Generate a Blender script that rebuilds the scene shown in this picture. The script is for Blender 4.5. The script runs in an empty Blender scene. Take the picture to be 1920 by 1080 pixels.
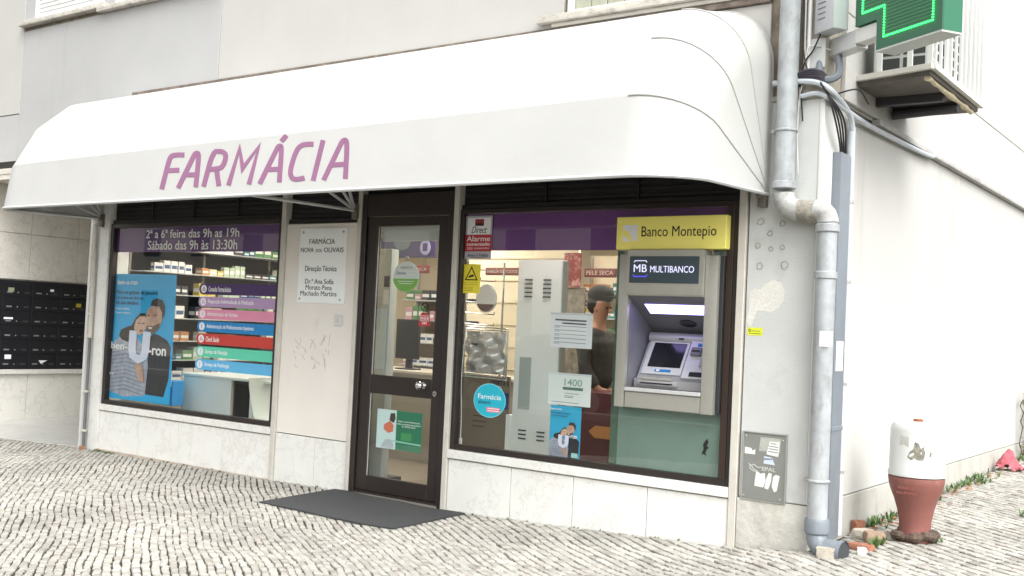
import bpy, bmesh, math, random
import numpy as np
from mathutils import Vector, Matrix
random.seed(7)
R = math.radians
S = bpy.context.scene
COL = S.collection

# ------------------------------------------------------------------ camera
cam_d = bpy.data.cameras.new('camera')
cam = bpy.data.objects.new('camera', cam_d); COL.objects.link(cam)
cam_d.sensor_width = 36; cam_d.lens = 36*1998.64/1920; cam_d.clip_end = 500; cam_d.clip_start = .05
M = Matrix(((0.8076, -0.0168, 0.5895), (0.5879, -0.0561, -0.8070), (0.0466, 0.9983, -0.0355)))
M = M.to_quaternion().to_matrix().to_4x4()
M.translation = Vector((6.599, -6.82, 1.5))
cam.matrix_world = M
S.camera = cam

# ------------------------------------------------------------------ sky, sun, exposure
SUN_EL, SUN_AZ = 50, 118          # degrees; the sun stands behind the viewer's right shoulder, veiled by cloud
w = bpy.data.worlds.new('World'); S.world = w; w.use_nodes = True
nt = w.node_tree; nt.nodes.clear()
sky = nt.nodes.new('ShaderNodeTexSky'); sky.sky_type = 'NISHITA'; sky.sun_disc = False
sky.sun_elevation = R(SUN_EL); sky.sun_rotation = R(SUN_AZ); sky.air_density = 1.2; sky.dust_density = 4
hs = nt.nodes.new('ShaderNodeHueSaturation'); hs.inputs['Saturation'].default_value = .08   # a veiled, nearly white sky
bg = nt.nodes.new('ShaderNodeBackground'); bg.inputs['Strength'].default_value = .185
wo = nt.nodes.new('ShaderNodeOutputWorld')
nt.links.new(sky.outputs[0], hs.inputs['Color']); nt.links.new(hs.outputs[0], bg.inputs[0]); nt.links.new(bg.outputs[0], wo.inputs[0])
sd = bpy.data.lights.new('sun', 'SUN'); sd.energy = .55; sd.angle = R(40); sd.color = (1, .98, .94)
so = bpy.data.objects.new('sun', sd); COL.objects.link(so)
dv = Vector((math.sin(R(SUN_AZ))*math.cos(R(SUN_EL)), math.cos(R(SUN_AZ))*math.cos(R(SUN_EL)), math.sin(R(SUN_EL))))
so.rotation_euler = dv.to_track_quat('Z', 'Y').to_euler()
S.view_settings.view_transform = 'Standard'; S.view_settings.look = 'None'
S.view_settings.gamma = 1; S.view_settings.exposure = 1.08; S.view_settings.use_curve_mapping = False
try: S.cycles.max_bounces = 8; S.cycles.transparent_max_bounces = 16
except Exception: pass

# ------------------------------------------------------------------ materials
def lin(h):
    h = h.lstrip('#'); c = [int(h[i:i+2], 16)/255 for i in (0, 2, 4)]
    return tuple(((v+.055)/1.055)**2.4 if v > .04045 else v/12.92 for v in c)
MATS = {}
def mat(name, col, rough=.6, metal=0, var=.0, scale=6., bump=0., bscale=60., stain=None, stain_amt=.5, stain_scale=(6, 6, .6), stain_lo=.5, emit=0, alpha=1, spec=.5, stretch=(1, 1, 1), vein=None, coat=0):
    if name in MATS: return MATS[name]
    if isinstance(col, str): col = lin(col)
    m = bpy.data.materials.new(name); m.use_nodes = True; t = m.node_tree; N = t.nodes; L = t.links
    b = N['Principled BSDF']; b.inputs['Roughness'].default_value = rough; b.inputs['Metallic'].default_value = metal
    b.inputs['Specular IOR Level'].default_value = spec
    if coat: b.inputs['Coat Weight'].default_value = coat; b.inputs['Coat Roughness'].default_value = .05
    b.inputs['Base Color'].default_value = (*col, 1)
    tc = N.new('ShaderNodeTexCoord')
    out = None
    def noise(sc, det=6, st=(1, 1, 1), ro=.6):
        mp = N.new('ShaderNodeMapping'); mp.inputs['Scale'].default_value = st
        L.new(tc.outputs['Object'], mp.inputs[0])
        n = N.new('ShaderNodeTexNoise'); n.inputs['Scale'].default_value = sc; n.inputs['Detail'].default_value = det; n.inputs['Roughness'].default_value = ro
        L.new(mp.outputs[0], n.inputs['Vector']); return n.outputs['Fac']
    def mix(a, bcol, fac):
        x = N.new('ShaderNodeMix'); x.data_type = 'RGBA'
        if isinstance(a, tuple): x.inputs['A'].default_value = (*a, 1)
        else: L.new(a, x.inputs['A'])
        x.inputs['B'].default_value = (*bcol, 1); L.new(fac, x.inputs['Factor']); return x.outputs['Result']
    def ramp(f, lo, hi, v1=1):
        r = N.new('ShaderNodeMapRange'); r.inputs['From Min'].default_value = lo; r.inputs['From Max'].default_value = hi; r.inputs['To Max'].default_value = v1
        L.new(f, r.inputs[0]); return r.outputs[0]
    if var:
        lo = tuple(max(0, c*(1-var)) for c in col); hi = tuple(min(1, c*(1+var*.6)) for c in col)
        out = mix(lo, hi, ramp(noise(scale, st=stretch), .3, .7))
        L.new(out, b.inputs['Base Color'])
        L.new(ramp(noise(scale*1.7), .2, .8, 1), b.inputs['Roughness']) if False else None
    if vein:
        f = noise(2.3, 8, (1, 1, 1), .75)
        a = N.new('ShaderNodeMath'); a.operation = 'SUBTRACT'; a.inputs[1].default_value = .5; L.new(f, a.inputs[0])
        a2 = N.new('ShaderNodeMath'); a2.operation = 'ABSOLUTE'; L.new(a.outputs[0], a2.inputs[0])
        v = ramp(a2.outputs[0], .012, .0, .45)
        out = mix(out if out is not None else col, lin(vein), v); L.new(out, b.inputs['Base Color'])
    if stain:
        f = ramp(noise(1.0, 7, stain_scale, .7), stain_lo, stain_lo+.22, stain_amt)
        out = mix(out if out is not None else col, lin(stain) if isinstance(stain, str) else stain, f); L.new(out, b.inputs['Base Color'])
    if bump:
        bn = N.new('ShaderNodeBump'); bn.inputs['Strength'].default_value = bump; bn.inputs['Distance'].default_value = .01
        L.new(noise(bscale, 5), bn.inputs['Height']); L.new(bn.outputs[0], b.inputs['Normal'])
    if emit:
        b.inputs['Emission Color'].default_value = (*col, 1); b.inputs['Emission Strength'].default_value = emit
    if alpha < 1: b.inputs['Alpha'].default_value = alpha
    MATS[name] = m; return m
def glass_mat(name, tint=(.97, .985, .98), rough=.0, ior=1.85):
    m = bpy.data.materials.new(name); m.use_nodes = True; t = m.node_tree; t.nodes.clear(); N = t.nodes; L = t.links
    tr = N.new('ShaderNodeBsdfTransparent'); tr.inputs[0].default_value = (*tint, 1)
    gl = N.new('ShaderNodeBsdfGlossy'); gl.inputs['Roughness'].default_value = rough
    fr = N.new('ShaderNodeFresnel'); fr.inputs[0].default_value = ior
    mx = N.new('ShaderNodeMixShader'); o = N.new('ShaderNodeOutputMaterial')
    ge = N.new('ShaderNodeNewGeometry'); iv_ = N.new('ShaderNodeMath'); iv_.operation = 'SUBTRACT'; iv_.inputs[0].default_value = 1; L.new(ge.outputs['Backfacing'], iv_.inputs[1]); mu = N.new('ShaderNodeMath'); mu.operation = 'MULTIPLY'; L.new(fr.outputs[0], mu.inputs[0]); L.new(iv_.outputs[0], mu.inputs[1]); L.new(mu.outputs[0], mx.inputs[0]); L.new(tr.outputs[0], mx.inputs[1]); L.new(gl.outputs[0], mx.inputs[2]); L.new(mx.outputs[0], o.inputs[0])
    MATS[name] = m; return m
glass = glass_mat('window_glass')
clearg = glass_mat('shelf_glass', (.82, .92, .88))
cream = mat('cream_wall', '#b9b8b3', .8, var=.05, scale=1.3, bump=.12, bscale=140, stain='#9a938a', stain_amt=.35, stain_scale=(5, 5, .5), stain_lo=.58)
greyp = mat('grey_panel', '#b1b1b0', .8, var=.07, scale=1.1, bump=.1, bscale=120, stain='#8f8f8d', stain_amt=.4, stain_scale=(4, 4, .4), stain_lo=.56)
sidew = mat('side_wall', '#bebdb8', .85, var=.05, scale=.8, bump=.1, bscale=120, stain='#948e82', stain_amt=.42, stain_scale=(4, 4, .3), stain_lo=.55)
whitep = mat('white_paint', '#d6d6d2', .5, var=.04, scale=4, bump=.06, stain='#8b8478', stain_amt=.35, stain_scale=(14, 14, 3), stain_lo=.6)
agedp = mat('aged_paint', '#cbc7bd', .6, var=.1, scale=7, bump=.2, bscale=50, stain='#7d7468', stain_amt=.6, stain_scale=(18, 18, 4), stain_lo=.58)
plaster = mat('grey_plaster', '#c9cbc8', .9, var=.07, scale=2.4, bump=.35, bscale=90, stain='#a5a39a', stain_amt=.45, stain_scale=(5, 5, 4), stain_lo=.55)
oldplaster = mat('stained_plaster', '#aca699', .92, var=.22, scale=5, bump=.6, bscale=40, stain='#8f8168', stain_amt=.7, stain_scale=(7, 7, 5), stain_lo=.5)
darkplaster = mat('weathered_plaster', '#988d80', .92, var=.3, scale=6, bump=.6, bscale=40, stain='#5a4a3e', stain_amt=.8, stain_scale=(7, 7, 4), stain_lo=.48)
marble = mat('white_marble', '#e6e6e1', .35, var=.05, scale=3, vein='#a8a49c', stain='#b3a58f', stain_amt=.35, stain_scale=(3, 3, 2), stain_lo=.6)
marbleg = mat('entrance_marble', '#d3cfc6', .45, var=.1, scale=2, vein='#857a6b', stain='#a39a8a', stain_amt=.5, stain_scale=(2, 2, 2), stain_lo=.55)
marblel = mat('pale_entrance_marble', '#dad8d1', .4, var=.06, scale=2, vein='#8f8b83')
brown = mat('dark_brown_metal', '#2b2421', .38, var=.15, scale=9, bump=.03)
louver = mat('black_louver', '#171518', .45, var=.1, scale=8)
purple = mat('purple_vinyl', '#763e88', .35)
purpled = mat('deep_purple_vinyl', '#6b3f80', .4)
white = mat('white_print', '#f2f2f2', .5)
black = mat('black_print', '#17171a', .5)
fabric = mat('awning_fabric', '#bbbbb8', .62, var=.05, scale=1.1, bump=.25, bscale=7, stain='#a8a49a', stain_amt=.34, stain_scale=(2.2, .7, .7), stain_lo=.58)
pinkl = mat('mauve_lettering', '#8e6080', .55, var=.06, scale=3)
steel = mat('brushed_steel', '#b4b3ab', .38, .55, var=.08, scale=30, stretch=(1, 1, 12))
steelw = mat('pale_metal', '#cfd0cf', .4, .3, var=.05, scale=8)
galv = mat('galvanised_pipe', '#aaaeb0', .5, .1, var=.2, scale=9, bump=.15, bscale=70, stain='#6f6d68', stain_amt=.6, stain_scale=(13, 13, 5), stain_lo=.52)
pvc = mat('grey_pvc', '#777e85', .45, var=.06, scale=6, stain='#b9bcbc', stain_amt=.3, stain_scale=(9, 9, 2), stain_lo=.58)
chrome = mat('chrome', '#d0d0d0', .08, 1)
rust = mat('rust', '#8a5638', .85, var=.3, scale=14, bump=.5)
blackcable = mat('black_cable', '#1d1d1f', .5)
cablew = mat('white_cable', '#d0cfca', .5, var=.08)
rubber = mat('grey_rubber_mat', '#404243', .9, var=.14, scale=60, bump=.6, bscale=380)
cabw = mat('white_cabinet', '#f2f7f5', .4, var=.02)
yellow = mat('sign_yellow', '#f2e23c', .45)
red = mat('sign_red', '#b8343c', .45)
cyan = mat('poster_cyan', '#26b2ea', .45, alpha=.92)
skin = mat('skin', '#b98a70', .55)
paper = mat('paper', '#e9ecef', .7, var=.02, scale=20)
inkgrey = mat('grey_ink', '#6f7780', .7)
green = mat('sign_green', '#1e6b4c', .4, var=.05)
leafm = mat('weed_leaf', '#56733a', .6, var=.3, scale=9)
drym = mat('dry_leaf', '#9a6a48', .8, var=.3, scale=12)

# ------------------------------------------------------------------ mesh builder
def off_of(parent):
    o = Vector((0, 0, 0)); p = parent
    while p is not None: o += p.location; p = p.parent
    return o
class MB:
    def __init__(s): s.v = []; s.f = []
    def add(s, vs, fs):
        k = len(s.v); s.v += [tuple(v) for v in vs]; s.f += [tuple(i+k for i in f) for f in fs]; return s
    def box(s, x0, x1, y0, y1, z0, z1, b=0, rz=0, c=None, M4=None):
        if b:
            bm = bmesh.new(); bmesh.ops.create_cube(bm, size=1)
            bmesh.ops.scale(bm, vec=(abs(x1-x0), abs(y1-y0), abs(z1-z0)), verts=bm.verts)
            bmesh.ops.bevel(bm, geom=bm.edges[:], offset=b, segments=1 if b < .006 else 2, affect='EDGES', profile=.6)
            bmesh.ops.translate(bm, vec=((x0+x1)/2, (y0+y1)/2, (z0+z1)/2), verts=bm.verts)
            bm.verts.ensure_lookup_table(); vs = [v.co.copy() for v in bm.verts]; fs = [[v.index for v in f.verts] for f in bm.faces]; bm.free()
        else:
            vs = [Vector(p) for p in ((x0, y0, z0), (x1, y0, z0), (x1, y1, z0), (x0, y1, z0), (x0, y0, z1), (x1, y0, z1), (x1, y1, z1), (x0, y1, z1))]
            fs = [(0, 3, 2, 1), (4, 5, 6, 7), (0, 1, 5, 4), (1, 2, 6, 5), (2, 3, 7, 6), (3, 0, 4, 7)]
        if rz:
            c = Vector(c or ((x0+x1)/2, (y0+y1)/2, 0)); m = Matrix.Rotation(rz, 3, 'Z'); vs = [m @ (v-c)+c for v in vs]
        if M4 is not None: vs = [M4 @ v for v in vs]
        return s.add(vs, fs)
    def prism(s, pts, d0, d1, axis='y'):      # 2D outline (x,z)/(x,y)/(y,z) given thickness along the axis
        n = len(pts)
        def P(p, d): return {'y': (p[0], d, p[1]), 'z': (p[0], p[1], d), 'x': (d, p[0], p[1])}[axis]
        vs = [P(p, d0) for p in pts]+[P(p, d1) for p in pts]
        a = sum(pts[i][0]*pts[(i+1) % n][1]-pts[(i+1) % n][0]*pts[i][1] for i in range(n))
        fs = [list(range(n)), list(range(2*n-1, n-1, -1))]+[(i, i+n, (i+1) % n+n, (i+1) % n) for i in range(n)]
        if (a < 0) != (axis == 'z'): fs = [tuple(reversed(f)) for f in fs]
        return s.add(vs, fs)
    def cyl(s, p0, p1, r, n=16, r2=None):
        return s.tube([p0, p1], r, n, r2=r2)
    def tube(s, pts, r, n=10, r2=None, cap=True):
        pts = [Vector(p) for p in pts]; rings = []; up = None; k = len(s.v); m = len(pts)
        for i, p in enumerate(pts):
            d = (pts[min(i+1, m-1)]-pts[max(i-1, 0)]).normalized()
            if up is None:
                up = d.orthogonal().normalized()
            up = (up-d*up.dot(d)).normalized(); sd_ = d.cross(up)
            rr = r[i] if isinstance(r, (list, tuple)) else (r if r2 is None else r+(r2-r)*i/(m-1))
            s.v += [tuple(p+(up*math.cos(a)+sd_*math.sin(a))*rr) for a in [2*math.pi*j/n for j in range(n)]]
        for i in range(m-1):
            for j in range(n):
                a = k+i*n+j; b_ = k+i*n+(j+1) % n; s.f.append((a, b_, b_+n, a+n))
        if cap: s.f.append(tuple(k+j for j in range(n-1, -1, -1))); s.f.append(tuple(k+(m-1)*n+j for j in range(n)))
        return s
    def lathe(s, c, prof, n=28):
        c = Vector(c); k = len(s.v)
        for r, z in prof: s.v += [(c.x+r*math.cos(2*math.pi*j/n), c.y+r*math.sin(2*math.pi*j/n), c.z+z) for j in range(n)]
        for i in range(len(prof)-1):
            for j in range(n):
                a = k+i*n+j; b_ = k+i*n+(j+1) % n; s.f.append((a, b_, b_+n, a+n))
        s.f.append(tuple(k+j for j in range(n-1, -1, -1))); s.f.append(tuple(k+(len(prof)-1)*n+j for j in range(n)))
        return s
    def sphere(s, c, r, n=12, sc=(1, 1, 1)):
        c = Vector(c); k = len(s.v); h = n//2
        for i in range(h+1):
            t = math.pi*i/h
            for j in range(n):
                a = 2*math.pi*j/n; q = max(math.sin(t), .001)
                s.v.append((c.x+r*sc[0]*q*math.cos(a), c.y+r*sc[1]*q*math.sin(a), c.z-r*sc[2]*math.cos(t)))
        for i in range(h):
            for j in range(n): s.f.append((k+i*n+j, k+i*n+(j+1) % n, k+(i+1)*n+(j+1) % n, k+(i+1)*n+j))
        return s
    def disc(s, cx, cz, rx, rz, y0, y1, n=24):
        return s.prism([(cx+rx*math.cos(2*math.pi*i/n), cz+rz*math.sin(2*math.pi*i/n)) for i in range(n)], y0, y1)
    def build(s, name, m, parent=None, smooth=True, **kw):
        o = off_of(parent); me = bpy.data.meshes.new(name)
        me.from_pydata([(v[0]-o.x, v[1]-o.y, v[2]-o.z) for v in s.v], [], s.f)
        for x in (m if isinstance(m, (list, tuple)) else [m]): me.materials.append(x)
        if smooth and len(me.polygons):
            me.polygons.foreach_set('use_smooth', [True]*len(me.polygons))
            me.set_sharp_from_angle(angle=R(32))
        me.update()
        ob = bpy.data.objects.new(name, me); COL.objects.link(ob)
        if parent is not None: ob.parent = parent
        for k_, v_ in kw.items(): ob[k_] = v_
        return ob
def thing(name, loc, label, category, group=None):
    o = bpy.data.objects.new(name, None); COL.objects.link(o); o.location = loc; o.empty_display_size = .1
    o['label'] = label; o['category'] = category
    if group: o['group'] = group
    return o
def solo(mb, name, m, loc, label, category, group=None, smooth=True):   # a thing that is one mesh, origin at loc
    class _L: pass
    l = Vector(loc); me = bpy.data.meshes.new(name)
    me.from_pydata([tuple(Vector(v)-l) for v in mb.v], [], mb.f); me.materials.append(m)
    if smooth: me.polygons.foreach_set('use_smooth', [True]*len(me.polygons)); me.set_sharp_from_angle(angle=R(32))
    ob = bpy.data.objects.new(name, me); COL.objects.link(ob); ob.location = l
    ob['label'] = label; ob['category'] = category
    if group: ob['group'] = group
    return ob
def structure(ob): ob['kind'] = 'structure'; return ob
def copy_tree(o, parent=None, **kw):
    c = o.copy(); COL.objects.link(c)
    if parent is not None: c.parent = parent
    for k_, v_ in kw.items(): c[k_] = v_
    for ch in list(o.children): copy_tree(ch, c)
    return c
def text(s, x0, x1, z0, z1, y, m, parent, bold=0., shear=0., name='lettering', align='fit', xf=None, depth=.0008):
    """Lettering on a plane facing the street; fitted into x0..x1, cap line box z0..z1."""
    cu = bpy.data.curves.new('t', 'FONT'); cu.body = s; cu.size = 1; cu.extrude = .002; cu.offset = 0 if any(q in s for q in 'MmWw') else bold*.6; cu.shear = shear; cu.resolution_u = 3
    t = bpy.data.objects.new('t', cu); COL.objects.link(t)
    dg = bpy.context.evaluated_depsgraph_get(); me = bpy.data.meshes.new_from_object(t.evaluated_get(dg))
    bpy.data.objects.remove(t); bpy.data.curves.remove(cu)
    n = len(me.vertices); a = np.zeros(n*3, 'f'); me.vertices.foreach_get('co', a); a = a.reshape(-1, 3)
    if n == 0: return None
    mn = a.min(0); mx_ = a.max(0)
    W = mx_[0]-mn[0]; H = mx_[1]-mn[1]
    sz = (z1-z0)/H; sx = (x1-x0)/W
    b = np.empty_like(a); b[:, 0] = x0+(a[:, 0]-mn[0])*sx; b[:, 2] = z0+(a[:, 1]-mn[1])*sz; b[:, 1] = y-np.clip(a[:, 2], -.002, .002)/.002*depth
    o = off_of(parent)
    if xf is not None:
        b = np.array([tuple(xf @ Vector(p)) for p in b])
    b = b-np.array(tuple(o)); me.vertices.foreach_set('co', b.astype('f').ravel()); me.materials.clear(); me.materials.append(m); me.update()
    ob = bpy.data.objects.new(name, me); COL.objects.link(ob); ob.parent = parent
    return ob
def flat(name, pts, y, m, parent, th=.0008): return MB().prism(pts, y, y+th).build(name, m, parent, smooth=False)
def rect(name, x0, x1, z0, z1, y, m, parent, th=.0008): return flat(name, [(x0, z0), (x1, z0), (x1, z1), (x0, z1)], y, m, parent, th)
def ribbon(pts, w):
    P = [Vector(p) for p in pts]; l = []; r = []
    for i, p in enumerate(P):
        a = P[max(i-1, 0)]; b = P[min(i+1, len(P)-1)]; d0 = (p-a) if (p-a).length > 1e-6 else (b-p); d1 = (b-p) if (b-p).length > 1e-6 else d0
        d0 = d0.normalized(); d1 = d1.normalized(); n0 = Vector((-d0.y, d0.x)); n1 = Vector((-d1.y, d1.x)); m_ = (n0+n1)
        m_ = m_.normalized() if m_.length > 1e-6 else n0; sc = 1/max(.5, m_.dot(n0))
        l.append(tuple(p+m_*w/2*sc)); r.append(tuple(p-m_*w/2*sc))
    return l, r
def strokes(name, lines, w, y, m, parent, th=.0008):
    mb = MB()
    for ln in lines:
        l, r = ribbon(ln, w)
        for i in range(len(l)-1): mb.prism([l[i], l[i+1], r[i+1], r[i]], y, y+th)
    return mb.build(name, m, parent, smooth=False)

# ------------------------------------------------------------------ ground
KX = [-60, -8, -4.2, -1, 0, 1, 2.3, 3.5, 4.1, 4.5, 6, 8, 60]; KZ = [-.065, -.065, -.065, -.038, -.022, -.035, .015, .07, .135, .15, .19, .23, .23]
def gz(x, y): return float(np.interp(x, KX, KZ))+.018*min(max(y, 0), 12)
soil = mat('joint_soil', '#3f3c33', .95, var=.35, scale=25, bump=.5, bscale=120, stain='#4a5a2e', stain_amt=.6, stain_scale=(9, 9, 9), stain_lo=.56)
def ground_sheet():
    mb = MB(); xs = sorted(set([-60, -30, -15, -8, -7, -6, -5, -4.2, -3, -2, -1, -.5, 0, .5, 1, 1.6, 2.3, 3, 3.5, 3.8, 4.1, 4.3, 4.5, 5, 5.5, 6, 7, 8, 15, 30, 60])); ys = [-8.8, -7, -5, -3, -1, 0, 1, 3, 6, 9, 12, 30, 60]
    vs = [(x, y, gz(x, y)-.012) for y in ys for x in xs]; n = len(xs)
    mb.add(vs, [(j*n+i, j*n+i+1, (j+1)*n+i+1, (j+1)*n+i) for j in range(len(ys)-1) for i in range(n-1)])
    return mb
pave = ground_sheet().build('pavement', soil, smooth=False); structure(pave)
def cobble_mat():
    m = bpy.data.materials.new('limestone_setts'); m.use_nodes = True; t = m.node_tree; N = t.nodes; L = t.links; b = N['Principled BSDF']; b.inputs['Roughness'].default_value = .72
    at = N.new('ShaderNodeAttribute'); at.attribute_name = 'tint'
    tc = N.new('ShaderNodeTexCoord'); n = N.new('ShaderNodeTexNoise'); n.inputs['Scale'].default_value = 45; n.inputs['Detail'].default_value = 6; L.new(tc.outputs['Object'], n.inputs['Vector'])
    n2 = N.new('ShaderNodeTexNoise'); n2.inputs['Scale'].default_value = .9; n2.inputs['Detail'].default_value = 5; L.new(tc.outputs['Object'], n2.inputs['Vector'])
    cr = N.new('ShaderNodeValToRGB'); e = cr.color_ramp.elements; e[0].position = 0; e[0].color = (*lin('#948f86'), 1); e[1].position = 1; e[1].color = (*lin('#c0beb6'), 1)
    for p, c in ((.10, '#a39f96'), (.5, '#b0ada5'), (.8, '#b8b6ae'), (.93, '#b5ada5')): q = cr.color_ramp.elements.new(p); q.color = (*lin(c), 1)
    L.new(at.outputs['Fac'], cr.inputs[0])
    mr = N.new('ShaderNodeMapRange'); mr.inputs['From Min'].default_value = .3; mr.inputs['From Max'].default_value = .75; mr.inputs['To Min'].default_value = .84; mr.inputs['To Max'].default_value = 1.1; L.new(n.outputs['Fac'], mr.inputs[0])
    mr2 = N.new('ShaderNodeMapRange'); mr2.inputs['From Min'].default_value = .35; mr2.inputs['From Max'].default_value = .65; mr2.inputs['To Min'].default_value = .78; mr2.inputs['To Max'].default_value = 1.06; L.new(n2.outputs['Fac'], mr2.inputs[0])
    mm = N.new('ShaderNodeMath'); mm.operation = 'MULTIPLY'; L.new(mr.outputs[0], mm.inputs[0]); L.new(mr2.outputs[0], mm.inputs[1])
    vm = N.new('ShaderNodeVectorMath'); vm.operation = 'SCALE'; L.new(cr.outputs[0], vm.inputs[0]); L.new(mm.outputs[0], vm.inputs['Scale']); L.new(vm.outputs[0], b.inputs['Base Color'])
    bn = N.new('ShaderNodeBump'); bn.inputs['Strength'].default_value = .5; bn.inputs['Distance'].default_value = .006; L.new(n.outputs['Fac'], bn.inputs['Height']); L.new(bn.outputs[0], b.inputs['Normal'])
    return m
sett = cobble_mat()
def build_cobbles():
    rnd = random.Random(3)
    d = Vector((-.80, .60)); nrm = Vector((.60, .80))         # course direction, and across the courses
    camp = Vector((6.6, -6.82)); stones = []
    v = -6.4; course = 0
    def wave(uu, vv): return .060*math.sin(uu*.95+vv*.8+.6*math.sin(vv*.9))+.014*math.sin(uu*2.6+1.3-vv*1.7)+.005*math.sin(uu*7.3+vv*4.1)
    while v < 11:
        big_ = min(1, max(0, (v-.2)/1.8)); mean = .051+.030*big_
        wdt = rnd.uniform(.9, 1.1)*mean; u = -11+rnd.random()*.1; course += 1; wk = 0.
        while u < 11:
            ln = rnd.uniform(.85, 1.4)*mean
            vc = v+wave(u+ln/2, v)
            p = d*(u+ln/2)+nrm*(vc)
            x, y = p.x, p.y
            ok = False
            if -5.6 < x < 4.12 and -4.9 < y < -.03: ok = (y > -.03-4.6*(x+8)/8.5) and (y > x*1.15-6.4)
            if x >= 4.12 and -1.8 < y < 9 and x < 4.12+2.0: ok = True
            if x < -4.2 and y > (.0-(-4.2-x)*.24): ok = False
            if ok:
                cs = []; gu = rnd.uniform(.0014, .0030); gv = rnd.uniform(.0018, .0038)+.0010*big_; wk = .45*wk+rnd.gauss(0, .0032); sk = rnd.gauss(0, .005)
                for (a, b_) in ((gu, gv), (ln-gu, gv), (ln-gu, wdt-gv), (gu, wdt-gv)):
                    uu = u+a+(sk if b_ > gv else -sk); q = d*uu+nrm*(v+b_+wave(uu, v)+wk*.8+rnd.gauss(0, .0018)+(abs(rnd.gauss(0, .002)) if b_ == gv else -abs(rnd.gauss(0, .002)))); cs.append(q)
                stones.append((p, cs, rnd.random()))
            u += ln
        v += wdt
    def stone(cs, t, mb, tint):
        c = sum(cs, Vector((0, 0)))/4; g = .0035+rnd.random()*.004; base = gz(c.x, c.y); dz = rnd.gauss(0, .0015); tx, ty = rnd.gauss(0, .013), rnd.gauss(0, .013)
        k = len(mb.v); outer = []; top = []; n8 = []
        for i in range(4):
            a = cs[i]; b_ = cs[(i+1) % 4]; a_in = a+(c-a)*(rnd.uniform(.01, .10)); b_in = b_+(c-b_)*.05
            n8.append(a_in); n8.append((a_in+b_in)/2+(c-(a+b_)/2).normalized()*(-.002+rnd.uniform(-.003, .004)))
        for q in n8: mb.v.append((q.x, q.y, base-.03))
        for q in n8: mb.v.append((q.x, q.y, base-.0045+dz))
        for q in n8: r_ = q+(c-q)*.10; mb.v.append((r_.x, r_.y, base+dz+(r_.x-c.x)*tx+(r_.y-c.y)*ty+rnd.uniform(-.0005, .0005)))
        mb.v.append((c.x, c.y, base+dz+.0006))
        for i in range(8):
            j = (i+1) % 8
            mb.f.append((k+i, k+j, k+8+j, k+8+i)); mb.f.append((k+8+i, k+8+j, k+16+j, k+16+i)); mb.f.append((k+16+i, k+16+j, k+24))
        tint += [t]*24
    def finish(mb, tint, name):
        # outward orientation: courses are laid clockwise or not, so flip by test
        me = bpy.data.meshes.new(name); me.from_pydata(mb.v, [], mb.f); me.materials.append(sett)
        me.update()
        if me.polygons[2].normal.z < 0: me.flip_normals()
        at = me.attributes.new('tint', 'FLOAT', 'FACE'); at.data.foreach_set('value', tint)
        me.polygons.foreach_set('use_smooth', [True]*len(me.polygons)); me.set_sharp_from_angle(angle=R(22))
        ob = bpy.data.objects.new(name, me); COL.objects.link(ob); ob.parent = pave; return ob
    # the ones that show largest: nearest to the camera inside the frame
    inv = cam.matrix_world.inverted()
    def inframe(p):
        q = inv @ Vector((p.x, p.y, gz(p.x, p.y))); X = 1998.64*q.x/-q.z; Y = 1998.64*q.y/-q.z
        return abs(X) < 955 and abs(Y) < 537
    inn = sorted([s for s in stones if inframe(s[0])], key=lambda s: (s[0]-camp).length)
    big = set(id(s) for s in inn[:300])
    rest = MB(); tr = []
    for s in stones:
        if id(s) in big:
            m1 = MB(); t1 = []; stone(s[1], s[2], m1, t1)
            c = s[0]; z = gz(c.x, c.y); m1.v = [(a-c.x, b-c.y, e-z) for a, b, e in m1.v]
            o = finish(m1, t1, 'cobblestone'); o.location = (c.x, c.y, z)
        else: stone(s[1], s[2], rest, tr)
    o = finish(rest, tr, 'cobblestones'); o['kind'] = 'stuff'
    print('stones', len(stones))
build_cobbles()
road = MB().box(-60, 60, -14.5, -9.0, -.3, -.10).build('road', mat('asphalt', '#4a4a4a', .9, var=.2, scale=30, bump=.4)); structure(road)
kerb = MB().box(-60, 60, -9.0, -8.8, -.3, .06, b=.01).build('kerb', mat('kerb_stone', '#a7a49c', .8, var=.1)); structure(kerb)
far_pave = MB().box(-60, 60, -30, -14.5, -.3, .03).build('far_pavement', mat('far_paving', '#a9a59c', .8, var=.1)); structure(far_pave)
# ================================================================== THE BUILDING
B = thing('apartment_building', (0, .3, 0), 'pale apartment building with a pharmacy shopfront on its ground floor', 'building')
def bb(name, m, *boxes, b=0, parent=None, **kw):
    mb = MB()
    for q in boxes: mb.box(*q, b=b)
    return mb.build(name, m, parent or B, **kw)
# upper wall backing and its painted panels (butt joints, 8 mm seams)
bb('wall', darkplaster, (-9.0, 4.08, .03, .3, 3.1, 9.0))
bb('wall_panel', cream, (-9, -5.925, 0, .03, 3.80, 9.0), b=.003)
bb('wall_panel', greyp, (-5.915, -2.186, 0, .03, 3.22, 4.80), b=.003)
bb('wall_panel', greyp, (-9, -5.93, .004, .03, 3.22, 3.79), b=.003)
bb('wall_panel', cream, (-2.178, 1.99, .002, .03, 3.845, 9.0), b=.003)
bb('wall_panel', cream, (1.99, 3.70, .004, .03, 4.9, 9.0), b=.003)
bb('wall_panel', cream, (-2.178, 3.70, .006, .03, 3.12, 3.79), b=.003)
bb('wall_panel', greyp, (-4.25, -4.05, .002, .03, 4.80, 9.0), b=.003)
bb('wall_panel', greyp, (-5.915, -5.70, .003, .03, 4.90, 9.0), b=.003)
bb('flashing', mat('rusty_flashing', '#74685e', .8, var=.4, scale=9, bump=.4, stain='#8f877b', stain_amt=.8, stain_scale=(9, 9, 9)), (-3.6, 3.70, -.022, .03, 3.793, 3.838), b=.004)
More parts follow.
